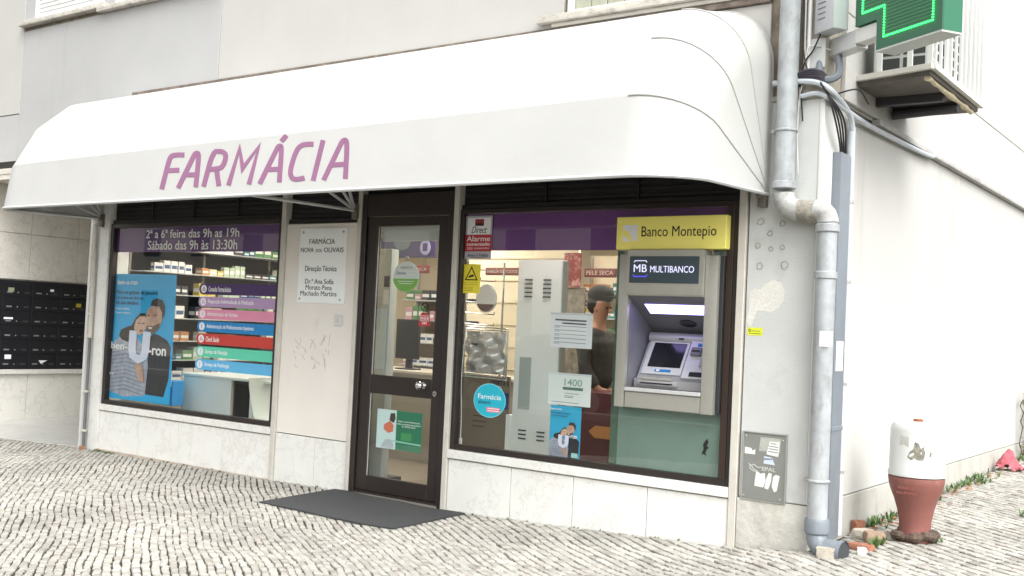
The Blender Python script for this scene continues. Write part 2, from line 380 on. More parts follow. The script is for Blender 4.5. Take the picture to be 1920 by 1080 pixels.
# upper windows with roller shutters
def upper_window(x0, x1, z0, z1, sm, vertical=False, label=None):
    fr = MB(); f = .05
    for q in ((x0, x0+f, -.01, .05, z0, z1), (x1-f, x1, -.01, .05, z0, z1), (x0+f, x1-f, -.01, .05, z0, z0+f*.7), (x0+f, x1-f, -.01, .05, z1-f, z1)): fr.box(*q, b=.004)
    o = fr.build('window', whitep, B)
    MB().box(x0-.25, x1+.1, -.075, .03, z0-.055, z0, b=.006).build('window_sill', mat('weathered_sill', '#c7c2b8', .85, var=.15, scale=9, bump=.4, stain='#4f4a42', stain_amt=.75, stain_scale=(8, 8, 20), stain_lo=.5), o)
    if vertical:
        n = int((x1-x0-2*f)/.145); wd = (x1-x0-2*f)/n
        for i in range(n): MB().box(x0+f+i*wd+.006, x0+f+(i+1)*wd-.006, .02, .045, z0+f*.7, z1-f, b=.004).build('shutter_slat', sm, o)
        MB().box(x0+f, x1-f, .046, .06, z0, z1).build('backing', mat('dark_backing', '#3b4038', .8), o)
    else:
        z = z0+f*.7+.004
        while z < z1-f:
            MB().box(x0+f, x1-f, .012, .03, z, z+.048, b=.005).build('shutter_slat', sm, o); z += .052
    return o
shut = mat('white_shutter', '#d9d9d6', .5, var=.05, scale=8)
upper_window(-5.69, -4.26, 4.905, 6.2, shut)
upper_window(-4.04, -2.19, 4.86, 6.2, shut)
upper_window(2.03, 3.30, 3.93, 5.2, mat('green_grey_slat', '#a9ab98', .6, var=.12, scale=7, stain='#6d6f5e', stain_amt=.4, stain_scale=(9, 9, 2)), True)
MB().box(1.9, 3.72, -.035, .03, 3.842, 3.872, b=.004).build('window_ledge', agedp, B)

# ---- ground floor front: pilasters, plinth, panel
for x0, x1, yy in ((-4.20, -4.155, -.035), (-4.05, -3.872, -.015)):
    bb('pilaster', whitep if x0 < -4.1 else marble, (x0, x1, yy, .25, -.12, 3.2), b=.006)
bb('pilaster', plaster, (-4.155, -4.05, .02, .25, -.12, 3.2))
bb('pilaster', agedp, (-1.098, -1.04, -.018, .12, -.1, 3.1), b=.005)
bb('pilaster', agedp, (-.106, -.058, -.018, .12, -.1, 3.1), b=.005)
bb('pilaster', agedp, (1.000, 1.052, -.020, .12, -.12, 3.1), b=.005)
bb('pilaster', agedp, (3.53, 3.588, -.016, .12, -.05, 3.1), b=.005)
def plinth(x0, x1, seams, z1, zl0, zl1):
    xs = [x0]+seams+[x1]
    for a, b_ in zip(xs[:-1], xs[1:]): bb('marble_slab', marble, (a+.003, b_-.003, 0, .04, -.12, z1), b=.003)
    bb('plinth_core', soil, (x0, x1, .03, .2, -.12, z1+.02))
plinth(-3.868, -1.10, [-3.17, -2.49, -1.80], .368, 0, 0)
bb('stone_kerb', mat('dirty_kerb', '#b5a89a', .85, var=.2, scale=6, bump=.3), (-3.868, -1.10, -.035, 0, -.12, .0-.04), b=.004)
bb('ledge', marble, (-3.868, -1.10, -.022, .06, .378, .445), b=.005)
plinth(-1.038, -.108, [-.512], .400, 0, 0)
plinth(1.054, 3.528, [1.69, 2.27, 2.90], .388, 0, 0)
bb('ledge', marble, (1.054, 3.528, -.024, .06, .398, .468), b=.005)
panelm = mat('painted_panel', '#e6e1d9', .7, var=.04, scale=2, bump=.1, stain='#a99c90', stain_amt=.3, stain_scale=(5, 5, 3), stain_lo=.6)
pn = bb('entrance_panel', panelm, (-1.038, -.108, .008, .06, .408, 2.355), b=.003)
# scratched tags on the panel
rr = random.Random(5); lines = []
for i in range(26):
    x = -.86+rr.random()*.46; z = 1.02+rr.random()*.26; a = rr.uniform(1.0, 2.6); L_ = rr.uniform(.03, .11)
    lines.append([(x, z), (x+math.cos(a)*L_*.5+rr.uniform(-.02, .02), z+math.sin(a)*L_*.5), (x+math.cos(a)*L_, z+math.sin(a)*L_)])
strokes('scratch', lines, .0032, .0068, mat('scratch_grey', '#a49c95', .8), pn)
# louvred fascia over each bay
def fascia(x0, x1, z0, z1=3.1):
    o = bb('louvre_panel', louver, (x0, x1, .055, .09, z0, z1))
    z = z0+.02
    while z < z1-.03:
        MB().box(x0+.02, x1-.02, .04, .054, z, z+.028, b=.004).build('louvre_slat', louver, o); z += .052
    n = max(1, int((x1-x0)/.62))
    for i in range(1, n): xx = x0+(x1-x0)*i/n; MB().box(xx-.008, xx+.008, .028, .042, z0+.01, z1, b=.002).build('rib', louver, o)
    MB().box(x0, x1, .020, .054, z0-.03, z0+.006, b=.003).build('rail', louver, o)
    return o
fascia(-3.862, -1.10, 2.446); fascia(-1.036, -.108, 2.395); fascia(1.054, 3.528, 2.472)
fascia(-.056, .998, 2.60)

# ---- left shop window
def frame(x0, x1, z0, z1, f, fb, name='shop_window', y0=.004, y1=.075):
    mb = MB()
    mb.box(x0, x0+f, y0, y1, z0, z1, b=.004); mb.box(x1-f, x1, y0, y1, z0, z1, b=.004)
    mb.box(x0+f, x1-f, y0, y1, z0, z0+fb, b=.004); mb.box(x0+f, x1-f, y0, y1, z1-f, z1, b=.004)
    return mb.build(name, brown, B)
wl = frame(-3.868, -1.10, .448, 2.415, .05, .045)
MB().box(-3.818, -1.15, .045, .051, .493, 2.365).build('glass', glass, wl)
wr = frame(1.054, 3.528, .470, 2.44, .035, .045)
MB().box(3.44, 3.49, .005, .07, .515, 2.405, b=.003).build('mullion', mat('mullion_brown', '#33261f', .4), wr)
gl = MB(); gl.box(1.09, 2.535, .045, .051, .515, 2.405); gl.box(2.537, 2.70, .045, .051, .515, 2.405); gl.box(3.315, 3.438, .045, .051, .515, 2.405); gl.box(2.70, 3.315, .045, .051, .515, .955); gl.box(2.70, 3.315, .045, .051, 2.105, 2.405)
gl.build('glass', glass, wr)
bk = MB(); yb0, yb1 = .060, .070
bk.box(2.60, 2.70, yb0, yb1, .515, 2.10); bk.box(3.315, 3.438, yb0, yb1, .515, 2.10); bk.box(2.70, 3.315, yb0, yb1, .515, .955)
bk.build('backing_panel', mat('green_grey_panel', '#768c81', .3, var=.08, scale=2), wr)
MB().box(2.537, 2.598, .056, .075, .515, 2.10, b=.003).build('mullion', mat('green_mullion', '#4a6152', .35), wr)
rect('window_band', -3.818, -1.15, 2.105, 2.364, .0545, purpled, wl)
rect('window_band', 1.09, 3.438, 2.102, 2.404, .0545, purple, wr)
text('2ª a 6ª feira das 9h as 19h', -3.285, -1.77, 2.250, 2.342, .0440, white, wl, bold=.012)
text('Sábado das 9h às 13:30h', -3.245, -1.79, 2.126, 2.226, .0440, white, wl, bold=.012)
# keep a chain cord in the right window
cord = MB().tube([(1.10+.01*math.sin(i*.7), .075, 1.75-i*.1) for i in range(13)], .004, 6); cord.box(1.10, 1.125, .07, .082, .50, .56, b=.003)
cord.build('blind_cord', cablew, wr)

# ---- door
dfm = MB(); dfm.box(-.056, .0, -.012, .09, -.03, 2.60, b=.005); dfm.box(.94, .998, -.012, .09, -.03, 2.60, b=.005); dfm.box(.0, .94, -.006, .09, 2.40, 2.60, b=.005); dfm.box(.0, .94, .0, .09, -.03, .008, b=.004)
dfm.build('door_frame', brown, B)
dm = MB(); y0, y1 = .01, .055
dm.box(.004, .125, y0, y1, .012, 2.395, b=.005); dm.box(.825, .936, y0, y1, .012, 2.395, b=.005)
dm.box(.125, .825, y0, y1, 2.318, 2.395, b=.004); dm.box(.125, .825, y0, y1, .86, 1.02, b=.004); dm.box(.125, .825, y0, y1, .012, .142, b=.004)
door = dm.build('door', brown, B)
MB().box(.125, .825, .028, .034, 1.02, 2.318).box(.125, .825, .028, .034, .142, .86).build('glass', glass, door)
for z0, z1 in ((1.02, 2.318), (.142, .86)):
    MB().box(.125, .131, .022, .028, z0, z1).build('glazing_bead', steelw, door); MB().box(.819, .825, .022, .028, z0, z1).build('glazing_bead', steelw, door)
kn = MB().cyl((.745, .012, .965), (.745, -.03, .965), .014, 14); kn.sphere((.745, -.055, .965), .036, 20, (1, .85, 1)); kn.disc(.745, .965, .028, .028, .0, .011)
kn.build('door_knob', chrome, door)
MB().disc(.868, .905, .018, .022, .0, .011).build('lock', steel, door)
MB().disc(.868, .905, .006, .010, -.003, .002).build('keyhole', black, door)
MB().box(-.02, .96, -.03, .03, -.05, -.012, b=.004).build('threshold', mat('aluminium_threshold', '#a9a49b', .4, .6), B)

# ---- corner pier, side wall
bb('corner_pier', plaster, (3.60, 4.07, .0, .3, .42, 3.10), b=.004)
bb('corner_pier', mat('flaked_base', '#c9c7bf', .9, var=.16, scale=7, bump=.9, bscale=22, stain='#a19b8b', stain_amt=.7, stain_scale=(5, 5, 4), stain_lo=.5), (3.592, 4.085, -.012, .3, -.05, .414), b=.01)
bb('corner_strip', whitep, (4.07, 4.105, -.006, .3, .42, 3.10), b=.008)
bb('corner_cap', oldplaster, (3.70, 4.13, -.015, .32, 3.10, 3.135), b=.006)
bb('upper_pier', oldplaster, (3.94, 4.10, .0, .3, 3.135, 9.0), b=.01)
# flaked white patch and old screw marks on the pier (raised filler, rings of rust-grey mortar)
fl = MB(); rr = random.Random(11)
patch = [(3.61, 1.60), (3.625, 1.70), (3.62, 1.80), (3.66, 1.83), (3.70, 1.82), (3.73, 1.86), (3.79, 1.89), (3.845, 1.87), (3.87, 1.82), (3.865, 1.75), (3.83, 1.70), (3.78, 1.67), (3.73, 1.68), (3.68, 1.68), (3.66, 1.62), (3.64, 1.565)]
fl.prism(patch, -.0015, .001)
fl.build('filler_patch', mat('white_filler', '#dedcd4', .9, var=.08, scale=16, bump=.5, stain='#a9a499', stain_amt=.5, stain_scale=(30, 30, 30), stain_lo=.56), B)
for (px_, pz_, r_) in ((3.685, 2.285, .022), (3.755, 2.205, .017), (3.67, 2.125, .018), (3.765, 2.10, .014), (3.845, 2.11, .016), (3.69, 1.985, .02), (3.865, 1.99, .026), (3.84, 2.27, .018)):
    sc = MB(); pts = [(px_+math.cos(t_*2*math.pi/14)*r_*rr.uniform(.8, 1.2), pz_+math.sin(t_*2*math.pi/14)*r_*rr.uniform(.8, 1.2)) for t_ in range(15)]
    l, r = ribbon(pts, .007)
    for i in range(len(l)-1): sc.prism([l[i], l[i+1], r[i+1], r[i]], -.003, .001)
    sc.build('plug_mark', mat('plug_grey', '#a3a5a0', .9, var=.2, scale=30), B)
xs = 4.10
splash = mat('splashed_plinth', '#b3b1a9', .88, var=.1, scale=3, bump=.3, bscale=60, stain='#7f7a68', stain_amt=.55, stain_scale=(5, 5, 3), stain_lo=.52)
for a, b_ in ((.30, 3.615), (3.622, 6.345), (6.352, 9.2), (9.207, 14)):
    bb('side_wall_panel', sidew, (3.95, xs, a, b_, .425, 3.09), b=.003)
    bb('side_plinth', splash, (3.95, xs+.006, a, b_, -.05, .418), b=.004)
bb('side_wall', sidew, (3.90, xs-.004, .3, 14, 3.13, 9.0))
for a, b_ in ((.3, 5.6), (5.606, 14)): bb('side_wall_panel', sidew, (xs-.003, xs+.03, a, b_, 3.145, 3.742), b=.004)
bb('side_wall_panel', sidew, (xs-.003, xs+.028, .3, 14, 3.75, 9), b=.004)
bb('side_cornice', mat('cornice_grey', '#b5b4b0', .7, var=.15, scale=8, stain='#77746d', stain_amt=.6, stain_scale=(7, 2, 7)), (xs-.01, xs+.055, 1.0, 14, 3.095, 3.14), b=.008)

# ---- recessed entrance on the left
ew = MB
def slab(name, m, pts, parent=B): return MB().add(pts, [tuple(range(len(pts)))]).build(name, m, parent, smooth=False)
for a, b_ in ((-1.2, -.05), (-.044, .63), (.636, 1.30), (1.306, 2.6)):
    bb('marble_slab', marbleg, (-6.62, -6.59, a, b_, 2.392, 3.0), b=.003)
    bb('marble_slab', marbleg, (-6.62, -6.588, a, b_, 1.80, 2.386), b=.003)
for a, b_ in ((-1.2, .695), (.70, 2.6)):
    bb('marble_slab', marblel, (-6.62, -6.586, a, b_, -.06, .585), b=.003)
bb('ledge', marblel, (-6.62, -6.54, -1.2, 2.6, .588, .648), b=.005)
bb('entrance_wall', marbleg, (-6.9, -6.62, -1.2, 2.9, -.1, 3.2))
bb('entrance_wall', marbleg, (-6.62, -4.05, 2.6, 2.9, -.1, 3.2))
bb('entrance_wall', marbleg, (-4.15, -4.06, .25, 2.6, -.1, 3.2))
bb('entrance_ceiling', mat('entrance_soffit', '#cfc8be', .8, var=.1), (-6.9, -4.0, -.02, 2.9, 3.0, 3.12))
bb('entrance_lintel', agedp, (-9, -4.06, -.03, .03, 3.06, 3.13), b=.004)
bb('lintel_gap', mat('lintel_black', '#2d2924', .9, var=.3, scale=9), (-9, -4.2, .004, .04, 3.13, 3.22))
bb('entrance_return', cream, (-9, -6.9, .02, .3, -.2, 3.06))
ef = MB().add([(-4.2, .0, -.058), (-4.2, 2.6, .03), (-6.62, 2.6, .03), (-6.62, .4, .0), (-7.2, -.72, -.062), (-5.4, -.28, -.058), (-4.2, .0, -.30), (-5.4, -.28, -.3), (-7.2, -.72, -.3)],
             [(0, 1, 2, 3, 4, 5), (0, 5, 7, 6), (5, 4, 8, 7)]).build('entrance_floor', mat('grey_floor_marble', '#c4c4bf', .35, var=.12, scale=2, vein='#77746c'), smooth=False); structure(ef)

# ================================================================== MAILBOXES
mb_ = thing('mailbox_bank', (-6.59, .84, .65), 'black bank of apartment mailboxes on the marble wall of the recessed entrance', 'mailboxes')
blk = mat('mailbox_black', '#1a1b20', .35, var=.1, scale=9)
MB().box(-6.588, -6.545, -.14, 1.46, .652, 1.785, b=.004).build('case', blk, mb_)
proto = None; lab = mat('name_slot_grey', '#7d7e80', .5); lab2 = mat('name_slot_dim', '#434447', .5)
for c in range(4):
    for r in range(6):
        y0 = -.12+c*.39; z0 = .665+r*.183
        if proto is None:
            proto = MB().box(-6.544, -6.532, y0+.004, y0+.386, z0+.003, z0+.180, b=.003).build('mailbox_door', blk, mb_)
            MB().box(-6.533, -6.529, y0+.055, y0+.125, z0+.045, z0+.063).build('name_slot', lab, proto)
            MB().box(-6.533, -6.530, y0+.285, y0+.355, z0+.045, z0+.060).build('name_slot', lab2, proto)
            MB().cyl((-6.534, y0+.20, z0+.052), (-6.527, y0+.20, z0+.052), .006, 8).build('lock', steelw, proto)
        else:
            o = copy_tree(proto, mb_); o.location = (0, c*.39, r*.183)
for (y, z, w_, h_, m) in ((.375, 1.665, .08, .05, mat('old_label', '#8d8f72', .7)), (1.32, 1.50, .075, .05, mat('yellow_label', '#b3a12e', .6)), (.385, .81, .085, .055, paper), (.36, 1.30, .12, .025, paper), (.93, 1.68, .05, .03, paper)):
    MB().box(-6.5315, -6.5295, y-w_/2, y+w_/2, z-h_/2, z+h_/2).build('sticker', m, mb_)
MB().prism([(.80, .765), (.92, .765), (.835, .72)], -6.5315, -6.5295, 'x').build('sticker', paper, mb_)

# ================================================================== AWNING
A = thing('awning', (-.15, 0, 2.47), 'long white fabric awning lettered FARMÁCIA in mauve over the whole shopfront', 'awning')
LH, XL, XR, RC, ZP = 1.30, -4.03, 3.735, .42, 2.47
def hoop_pts(th0, th1, k=1.0, n=10, inset=0.):
    """one U-shaped hoop; angle varies gently from the left end (th0) to the right end (th1)"""
    L_ = LH*k-inset; xl, xr = XL+inset, XR-inset; pts = [(xl, 0.0), (xl, (L_-RC)*.35), (xl, (L_-RC)*.7)]
    for i in range(n+1): a = math.pi/2*i/n; pts.append((xl+RC-RC*math.cos(a), L_-RC+RC*math.sin(a)))
    m_ = 22
    for i in range(1, m_): pts.append((xl+RC+(xr-xl-2*RC)*i/m_, L_))
    for i in range(n+1): a = math.pi/2*i/n; pts.append((xr-RC+RC*math.sin(a), L_-RC+RC*math.cos(a)))
    pts += [(xr, (L_-RC)*.7), (xr, (L_-RC)*.35), (xr, 0.0)]
    out = []
    for x, s in pts:
        t = (x-XL)/(XR-XL); th = R(th0+(th1-th0)*t); out.append(Vector((x, -s*math.cos(th), ZP+s*math.sin(th))))
    return out
TH = [(-1.2, -1.2), (17.6, 21.4), (38.7, 43.2), (57.7, 64.6), (89.2, 89.2)]
for i in range(4):
    a, b_ = TH[i], TH[i+1]; NS = 6; rings = []
    for j in range(NS+1):
        t = j/NS; k = 1-.030*math.sin(math.pi*t)*(1 if i else .4)
        if i == 0: # the front valance hangs flat between its two bars
            p0 = hoop_pts(*a); p1 = hoop_pts(*b_); rings.append([p*(1-t)+q*t for p, q in zip(p0, p1)])
        else:
            p0 = hoop_pts(*a); p1 = hoop_pts(*b_); pc = hoop_pts(a[0]+(b_[0]-a[0])*t, a[1]+(b_[1]-a[1])*t)
            rings.append([(p*(1-t)+q*t) for p, q in zip(p0, p1)])
    n = len(rings[0]); vs = [p for r in rings for p in r]
    # thickness: second skin 4 mm inside
    cen = Vector((0, 0, ZP)); inner = []
    for p in vs:
        d_ = Vector((0, -p.y, 0))+Vector((0, 0, ZP-p.z)); d_ = d_.normalized() if d_.length > 1e-6 else Vector((0, 0, 0)); inner.append(p+d_*.004+Vector((.003 if p.x < -3.6 else (-.003 if p.x > 3.3 else 0), 0, 0)))
    K = len(vs); fs = []
    for j in range(NS):
        for q in range(n-1):
            f = (j*n+q, j*n+q+1, (j+1)*n+q+1, (j+1)*n+q); fs.append(f); fs.append(tuple(v_+K for v_ in reversed(f)))
    for q in range(n-1):
        fs.append((q+1, q, q+K, q+1+K)); e = NS*n; fs.append((e+q, e+q+1, e+q+1+K, e+q+K))
    MB().add(vs+inner, fs).build('canopy_panel', fabric, A)
cordm = mat('seam_grey', '#b3b1ad', .6)
for i, (a, b_) in enumerate(TH):
    p = hoop_pts(a, b_, inset=.016)
    MB().tube(p, .011, 8).build('hoop', steelw, A)
    q = hoop_pts(a, b_, k=1.002)
    if 0 < i < 5:
        e = [v_ for v_ in q if v_.x > 3.28][0:]; MB().tube(e, .0065, 6).build('seam_piping', cordm, A)
q = hoop_pts(-1.6, -1.6, k=1.0)
MB().tube(q, .014, 8).build('front_bar', steelw, A)
for xx in (XL+.03, -.12, XR-.03):
    mbk = MB().box(xx-.03, xx+.03, -.05, .0, ZP-.09, ZP+.05, b=.006); mbk.cyl((xx-.035, -.045, ZP-.01), (xx+.035, -.045, ZP-.01), .02, 10)
    mbk.build('pivot_bracket', mat('bracket_grey', '#77736b', .5, .4, var=.2), A)
for (t0, t1) in TH[:4]:
    for xx in (-.12,):
        t = (xx-XL)/(XR-XL); th = R(t0+(t1-t0)*t)
        MB().tube([(xx, -.04, ZP-.01), (xx+.03, -(LH-.02)*math.cos(th), ZP+(LH-.02)*math.sin(th))], .014, 8).build('arm', steelw, A)
pz0 = Vector((0, -1.3, 2.455)); pd = Vector((0, .065, .44)).normalized()
LET = {"F":[[[-1.15,0.061],[-1.149,0.073],[-1.146,0.105],[-1.142,0.15],[-1.134,0.233],[-1.129,0.279],[-1.123,0.314],[-1.118,0.33],[-1.114,0.337],[-1.11,0.339],[-1.106,0.341],[-1.101,0.342],[-1.086,0.343],[-1.073,0.344],[-1.053,0.344],[-1.031,0.343],[-0.995,0.341],[-0.975,0.339],[-0.96,0.339],[-0.955,0.338],[-0.967,0.381],[-0.973,0.381],[-0.987,0.382],[-1.007,0.383],[-1.044,0.386],[-1.068,0.387],[-1.091,0.387],[-1.109,0.387],[-1.131,0.385],[-1.149,0.381],[-1.164,0.374],[-1.175,0.366],[-1.185,0.352],[-1.191,0.331],[-1.197,0.294],[-1.202,0.246],[-1.21,0.164],[-1.214,0.118],[-1.217,0.086],[-1.218,0.073]],[[-1.157,0.21],[-0.983,0.207],[-0.998,0.249],[-1.173,0.253]]],"A":[[[-0.927,0.057],[-0.921,0.07],[-0.907,0.102],[-0.886,0.146],[-0.849,0.227],[-0.828,0.273],[-0.811,0.309],[-0.802,0.328],[-0.797,0.338],[-0.794,0.342],[-0.792,0.343],[-0.791,0.344],[-0.789,0.344],[-0.799,0.345],[-0.806,0.35],[-0.805,0.349],[-0.8,0.34],[-0.795,0.323],[-0.788,0.287],[-0.781,0.24],[-0.769,0.159],[-0.763,0.115],[-0.758,0.083],[-0.757,0.071],[-0.693,0.064],[-0.694,0.077],[-0.699,0.108],[-0.705,0.153],[-0.717,0.234],[-0.724,0.28],[-0.732,0.318],[-0.738,0.34],[-0.747,0.357],[-0.758,0.37],[-0.78,0.383],[-0.804,0.387],[-0.826,0.385],[-0.84,0.38],[-0.852,0.371],[-0.859,0.362],[-0.865,0.35],[-0.874,0.331],[-0.891,0.294],[-0.912,0.248],[-0.95,0.167],[-0.97,0.122],[-0.985,0.09],[-0.991,0.078]],[[-0.912,0.161],[-0.734,0.154],[-0.747,0.196],[-0.926,0.203]]],"R":[[[-0.592,0.062],[-0.59,0.076],[-0.586,0.113],[-0.58,0.164],[-0.57,0.257],[-0.559,0.306],[-0.544,0.338],[-0.533,0.345],[-0.511,0.344],[-0.492,0.342],[-0.477,0.34],[-0.469,0.337],[-0.457,0.332],[-0.452,0.329],[-0.449,0.326],[-0.447,0.324],[-0.444,0.317],[-0.442,0.312],[-0.442,0.302],[-0.442,0.292],[-0.445,0.275],[-0.448,0.265],[-0.452,0.256],[-0.457,0.249],[-0.464,0.242],[-0.471,0.239],[-0.488,0.236],[-0.511,0.235],[-0.555,0.234],[-0.58,0.234],[-0.598,0.234],[-0.605,0.233],[-0.588,0.192],[-0.581,0.192],[-0.563,0.192],[-0.538,0.193],[-0.492,0.193],[-0.462,0.196],[-0.435,0.201],[-0.416,0.209],[-0.402,0.222],[-0.394,0.232],[-0.387,0.246],[-0.384,0.259],[-0.381,0.279],[-0.38,0.292],[-0.381,0.305],[-0.384,0.317],[-0.39,0.331],[-0.399,0.342],[-0.413,0.354],[-0.428,0.362],[-0.451,0.372],[-0.472,0.379],[-0.497,0.383],[-0.522,0.385],[-0.569,0.387],[-0.601,0.366],[-0.621,0.325],[-0.633,0.272],[-0.644,0.177],[-0.649,0.126],[-0.653,0.089],[-0.655,0.074]],[[-0.527,0.203],[-0.457,0.063],[-0.399,0.066],[-0.468,0.207]]],"M":[[[-0.278,0.059],[-0.25,0.325],[-0.177,0.155],[-0.043,0.333],[-0.089,0.069],[-0.031,0.057],[-0.01,0.41],[-0.169,0.24],[-0.265,0.415],[-0.339,0.073]]],"A2":[[[0.096,0.052],[0.102,0.066],[0.117,0.099],[0.137,0.145],[0.175,0.23],[0.197,0.278],[0.214,0.315],[0.223,0.332],[0.227,0.34],[0.23,0.343],[0.231,0.344],[0.23,0.343],[0.227,0.343],[0.217,0.347],[0.213,0.35],[0.215,0.347],[0.219,0.336],[0.224,0.317],[0.231,0.281],[0.238,0.235],[0.251,0.155],[0.258,0.111],[0.263,0.08],[0.265,0.068],[0.32,0.063],[0.318,0.075],[0.313,0.106],[0.306,0.15],[0.294,0.23],[0.286,0.276],[0.279,0.313],[0.274,0.334],[0.268,0.35],[0.261,0.362],[0.247,0.375],[0.225,0.383],[0.205,0.382],[0.192,0.379],[0.182,0.372],[0.175,0.365],[0.169,0.354],[0.16,0.335],[0.143,0.298],[0.121,0.25],[0.082,0.165],[0.061,0.118],[0.046,0.085],[0.04,0.071]],[[0.134,0.156],[0.278,0.153],[0.266,0.192],[0.122,0.195]]],"acc":[[[0.253,0.386],[0.302,0.431],[0.254,0.46],[0.205,0.415]]],"C":[[[0.595,0.373],[0.59,0.373],[0.577,0.374],[0.559,0.375],[0.525,0.377],[0.502,0.377],[0.479,0.375],[0.461,0.371],[0.44,0.363],[0.426,0.355],[0.413,0.343],[0.404,0.33],[0.395,0.31],[0.389,0.294],[0.383,0.274],[0.379,0.253],[0.373,0.222],[0.371,0.202],[0.369,0.182],[0.369,0.168],[0.371,0.15],[0.374,0.137],[0.379,0.124],[0.385,0.112],[0.396,0.098],[0.407,0.087],[0.422,0.077],[0.438,0.07],[0.458,0.065],[0.476,0.062],[0.497,0.061],[0.517,0.062],[0.547,0.065],[0.562,0.067],[0.573,0.068],[0.578,0.069],[0.558,0.106],[0.554,0.106],[0.543,0.105],[0.527,0.103],[0.5,0.1],[0.484,0.099],[0.471,0.1],[0.463,0.101],[0.453,0.104],[0.449,0.106],[0.445,0.108],[0.441,0.112],[0.434,0.121],[0.43,0.128],[0.427,0.136],[0.425,0.145],[0.424,0.16],[0.424,0.172],[0.425,0.19],[0.428,0.209],[0.433,0.239],[0.437,0.258],[0.442,0.277],[0.447,0.291],[0.456,0.308],[0.462,0.317],[0.47,0.324],[0.477,0.329],[0.491,0.334],[0.502,0.337],[0.519,0.338],[0.537,0.338],[0.569,0.336],[0.586,0.335],[0.599,0.335],[0.604,0.334]]],"I":[[[0.694,0.056],[0.723,0.372],[0.671,0.384],[0.641,0.067]]],"A3":[[[0.805,0.052],[0.81,0.065],[0.823,0.096],[0.842,0.141],[0.875,0.221],[0.894,0.267],[0.91,0.304],[0.918,0.323],[0.924,0.335],[0.927,0.34],[0.931,0.343],[0.932,0.344],[0.935,0.344],[0.929,0.345],[0.924,0.348],[0.925,0.347],[0.93,0.338],[0.935,0.321],[0.943,0.284],[0.952,0.237],[0.966,0.153],[0.973,0.108],[0.978,0.075],[0.98,0.063],[1.03,0.059],[1.028,0.072],[1.023,0.104],[1.015,0.149],[1.002,0.233],[0.993,0.281],[0.985,0.319],[0.978,0.341],[0.969,0.357],[0.959,0.369],[0.94,0.38],[0.921,0.383],[0.903,0.379],[0.892,0.374],[0.882,0.365],[0.876,0.356],[0.869,0.342],[0.861,0.323],[0.845,0.286],[0.826,0.24],[0.792,0.159],[0.774,0.114],[0.76,0.082],[0.755,0.07]],[[0.84,0.157],[0.992,0.155],[0.981,0.192],[0.829,0.194]]]}
# letters lie on the front valance: local plane fitted to the sewn panel
f0 = hoop_pts(*TH[0]); f1 = hoop_pts(*TH[1])
def valance_point(x, s):
    t = (x-XL)/(XR-XL); th = R(TH[1][0]+(TH[1][1]-TH[1][0])*t); a = Vector((x, -LH*math.cos(R(-1.2)), ZP+LH*math.sin(R(-1.2)))); b_ = Vector((x, -LH*math.cos(th), ZP+LH*math.sin(th)))
    d_ = (b_-a).normalized(); nn = Vector((0, -d_.z, d_.y)); p = a+d_*(s+.015)
    return p+nn*.0025, nn
for key, sts in LET.items():
    mb = MB()
    for pts in sts:
        n = len(pts)//2; l = pts[:n]; r = pts[n:][::-1]
        for i in range(n-1):
            q = [valance_point(*v_) for v_ in (l[i], l[i+1], r[i+1], r[i])]
            top = [p+nn*.0008 for p, nn in q]; bot = [p-nn*.0012 for p, nn in q]; mb.add(top+bot, [(3, 2, 1, 0), (4, 5, 6, 7), (0, 1, 5, 4), (1, 2, 6, 5), (2, 3, 7, 6), (3, 0, 4, 7)])
    mb.build('lettering', pinkl, A, smooth=False)
# a small grey box hangs from the left end of the canopy frame
solo(MB().box(-4.02, -3.985, -.75, -.62, 2.49, 2.56, b=.006), 'junction_box', steelw, (-4.0, -.68, 2.49), 'small pale junction box under the left end of the awning', 'junction box')

# ================================================================== PLAQUE, DOORBELL
pq = thing('wall_plaque', (-.535, .008, 1.62), 'white enamel plaque naming the pharmacy and its technical director, screwed beside the door', 'plaque')
MB().box(-.845, -.235, -.004, .0075, 1.622, 2.312, b=.003).build('plate', mat('plaque_white', '#f4f8f7', .3, var=.02), pq)
ink = mat('plaque_ink', '#33363a', .5)
for s, xa, xb, za, zb in (('FARMÁCIA', -.715, -.385, 2.165, 2.225), ('NOVA', -.825, -.655, 2.09, 2.133), ('DOS', -.625, -.55, 2.09, 2.12), ('OLIVAIS', -.52, -.27, 2.09, 2.133), ('Direcção Técnica', -.755, -.345, 1.905, 1.965), ('Dr.ª Ana Sofia', -.745, -.375, 1.80, 1.845), ('Morato Pena', -.735, -.395, 1.745, 1.79), ('Machado Martins', -.80, -.33, 1.69, 1.735)):
    text(s, xa, xb, za, zb, -.0048, ink, pq, bold=.008)
for x, z in ((-.80, 2.275), (-.28, 2.275), (-.81, 1.66), (-.285, 1.66)): MB().sphere((x, -.005, z), .012, 10, (1, .6, 1)).build('screw', steel, pq)
db = thing('doorbell', (-.295, .008, 1.47), 'small white doorbell plate below the plaque', 'doorbell')
MB().box(-.343, -.247, -.010, .0075, 1.425, 1.525, b=.005).build('plate', whitep, db); MB().disc(-.295, 1.475, .02, .02, -.016, -.010).build('button', steelw, db)

gk = thing('black_sticker', (3.32, .056, .70), 'small black creature shaped sticker low on the green panel under the cash machine', 'sticker')
flat('sheet', [(3.285, .665), (3.30, .70), (3.295, .735), (3.315, .765), (3.33, .775), (3.335, .75), (3.325, .725), (3.34, .715), (3.325, .70), (3.315, .675), (3.325, .655), (3.305, .665)], .0575, black, gk)
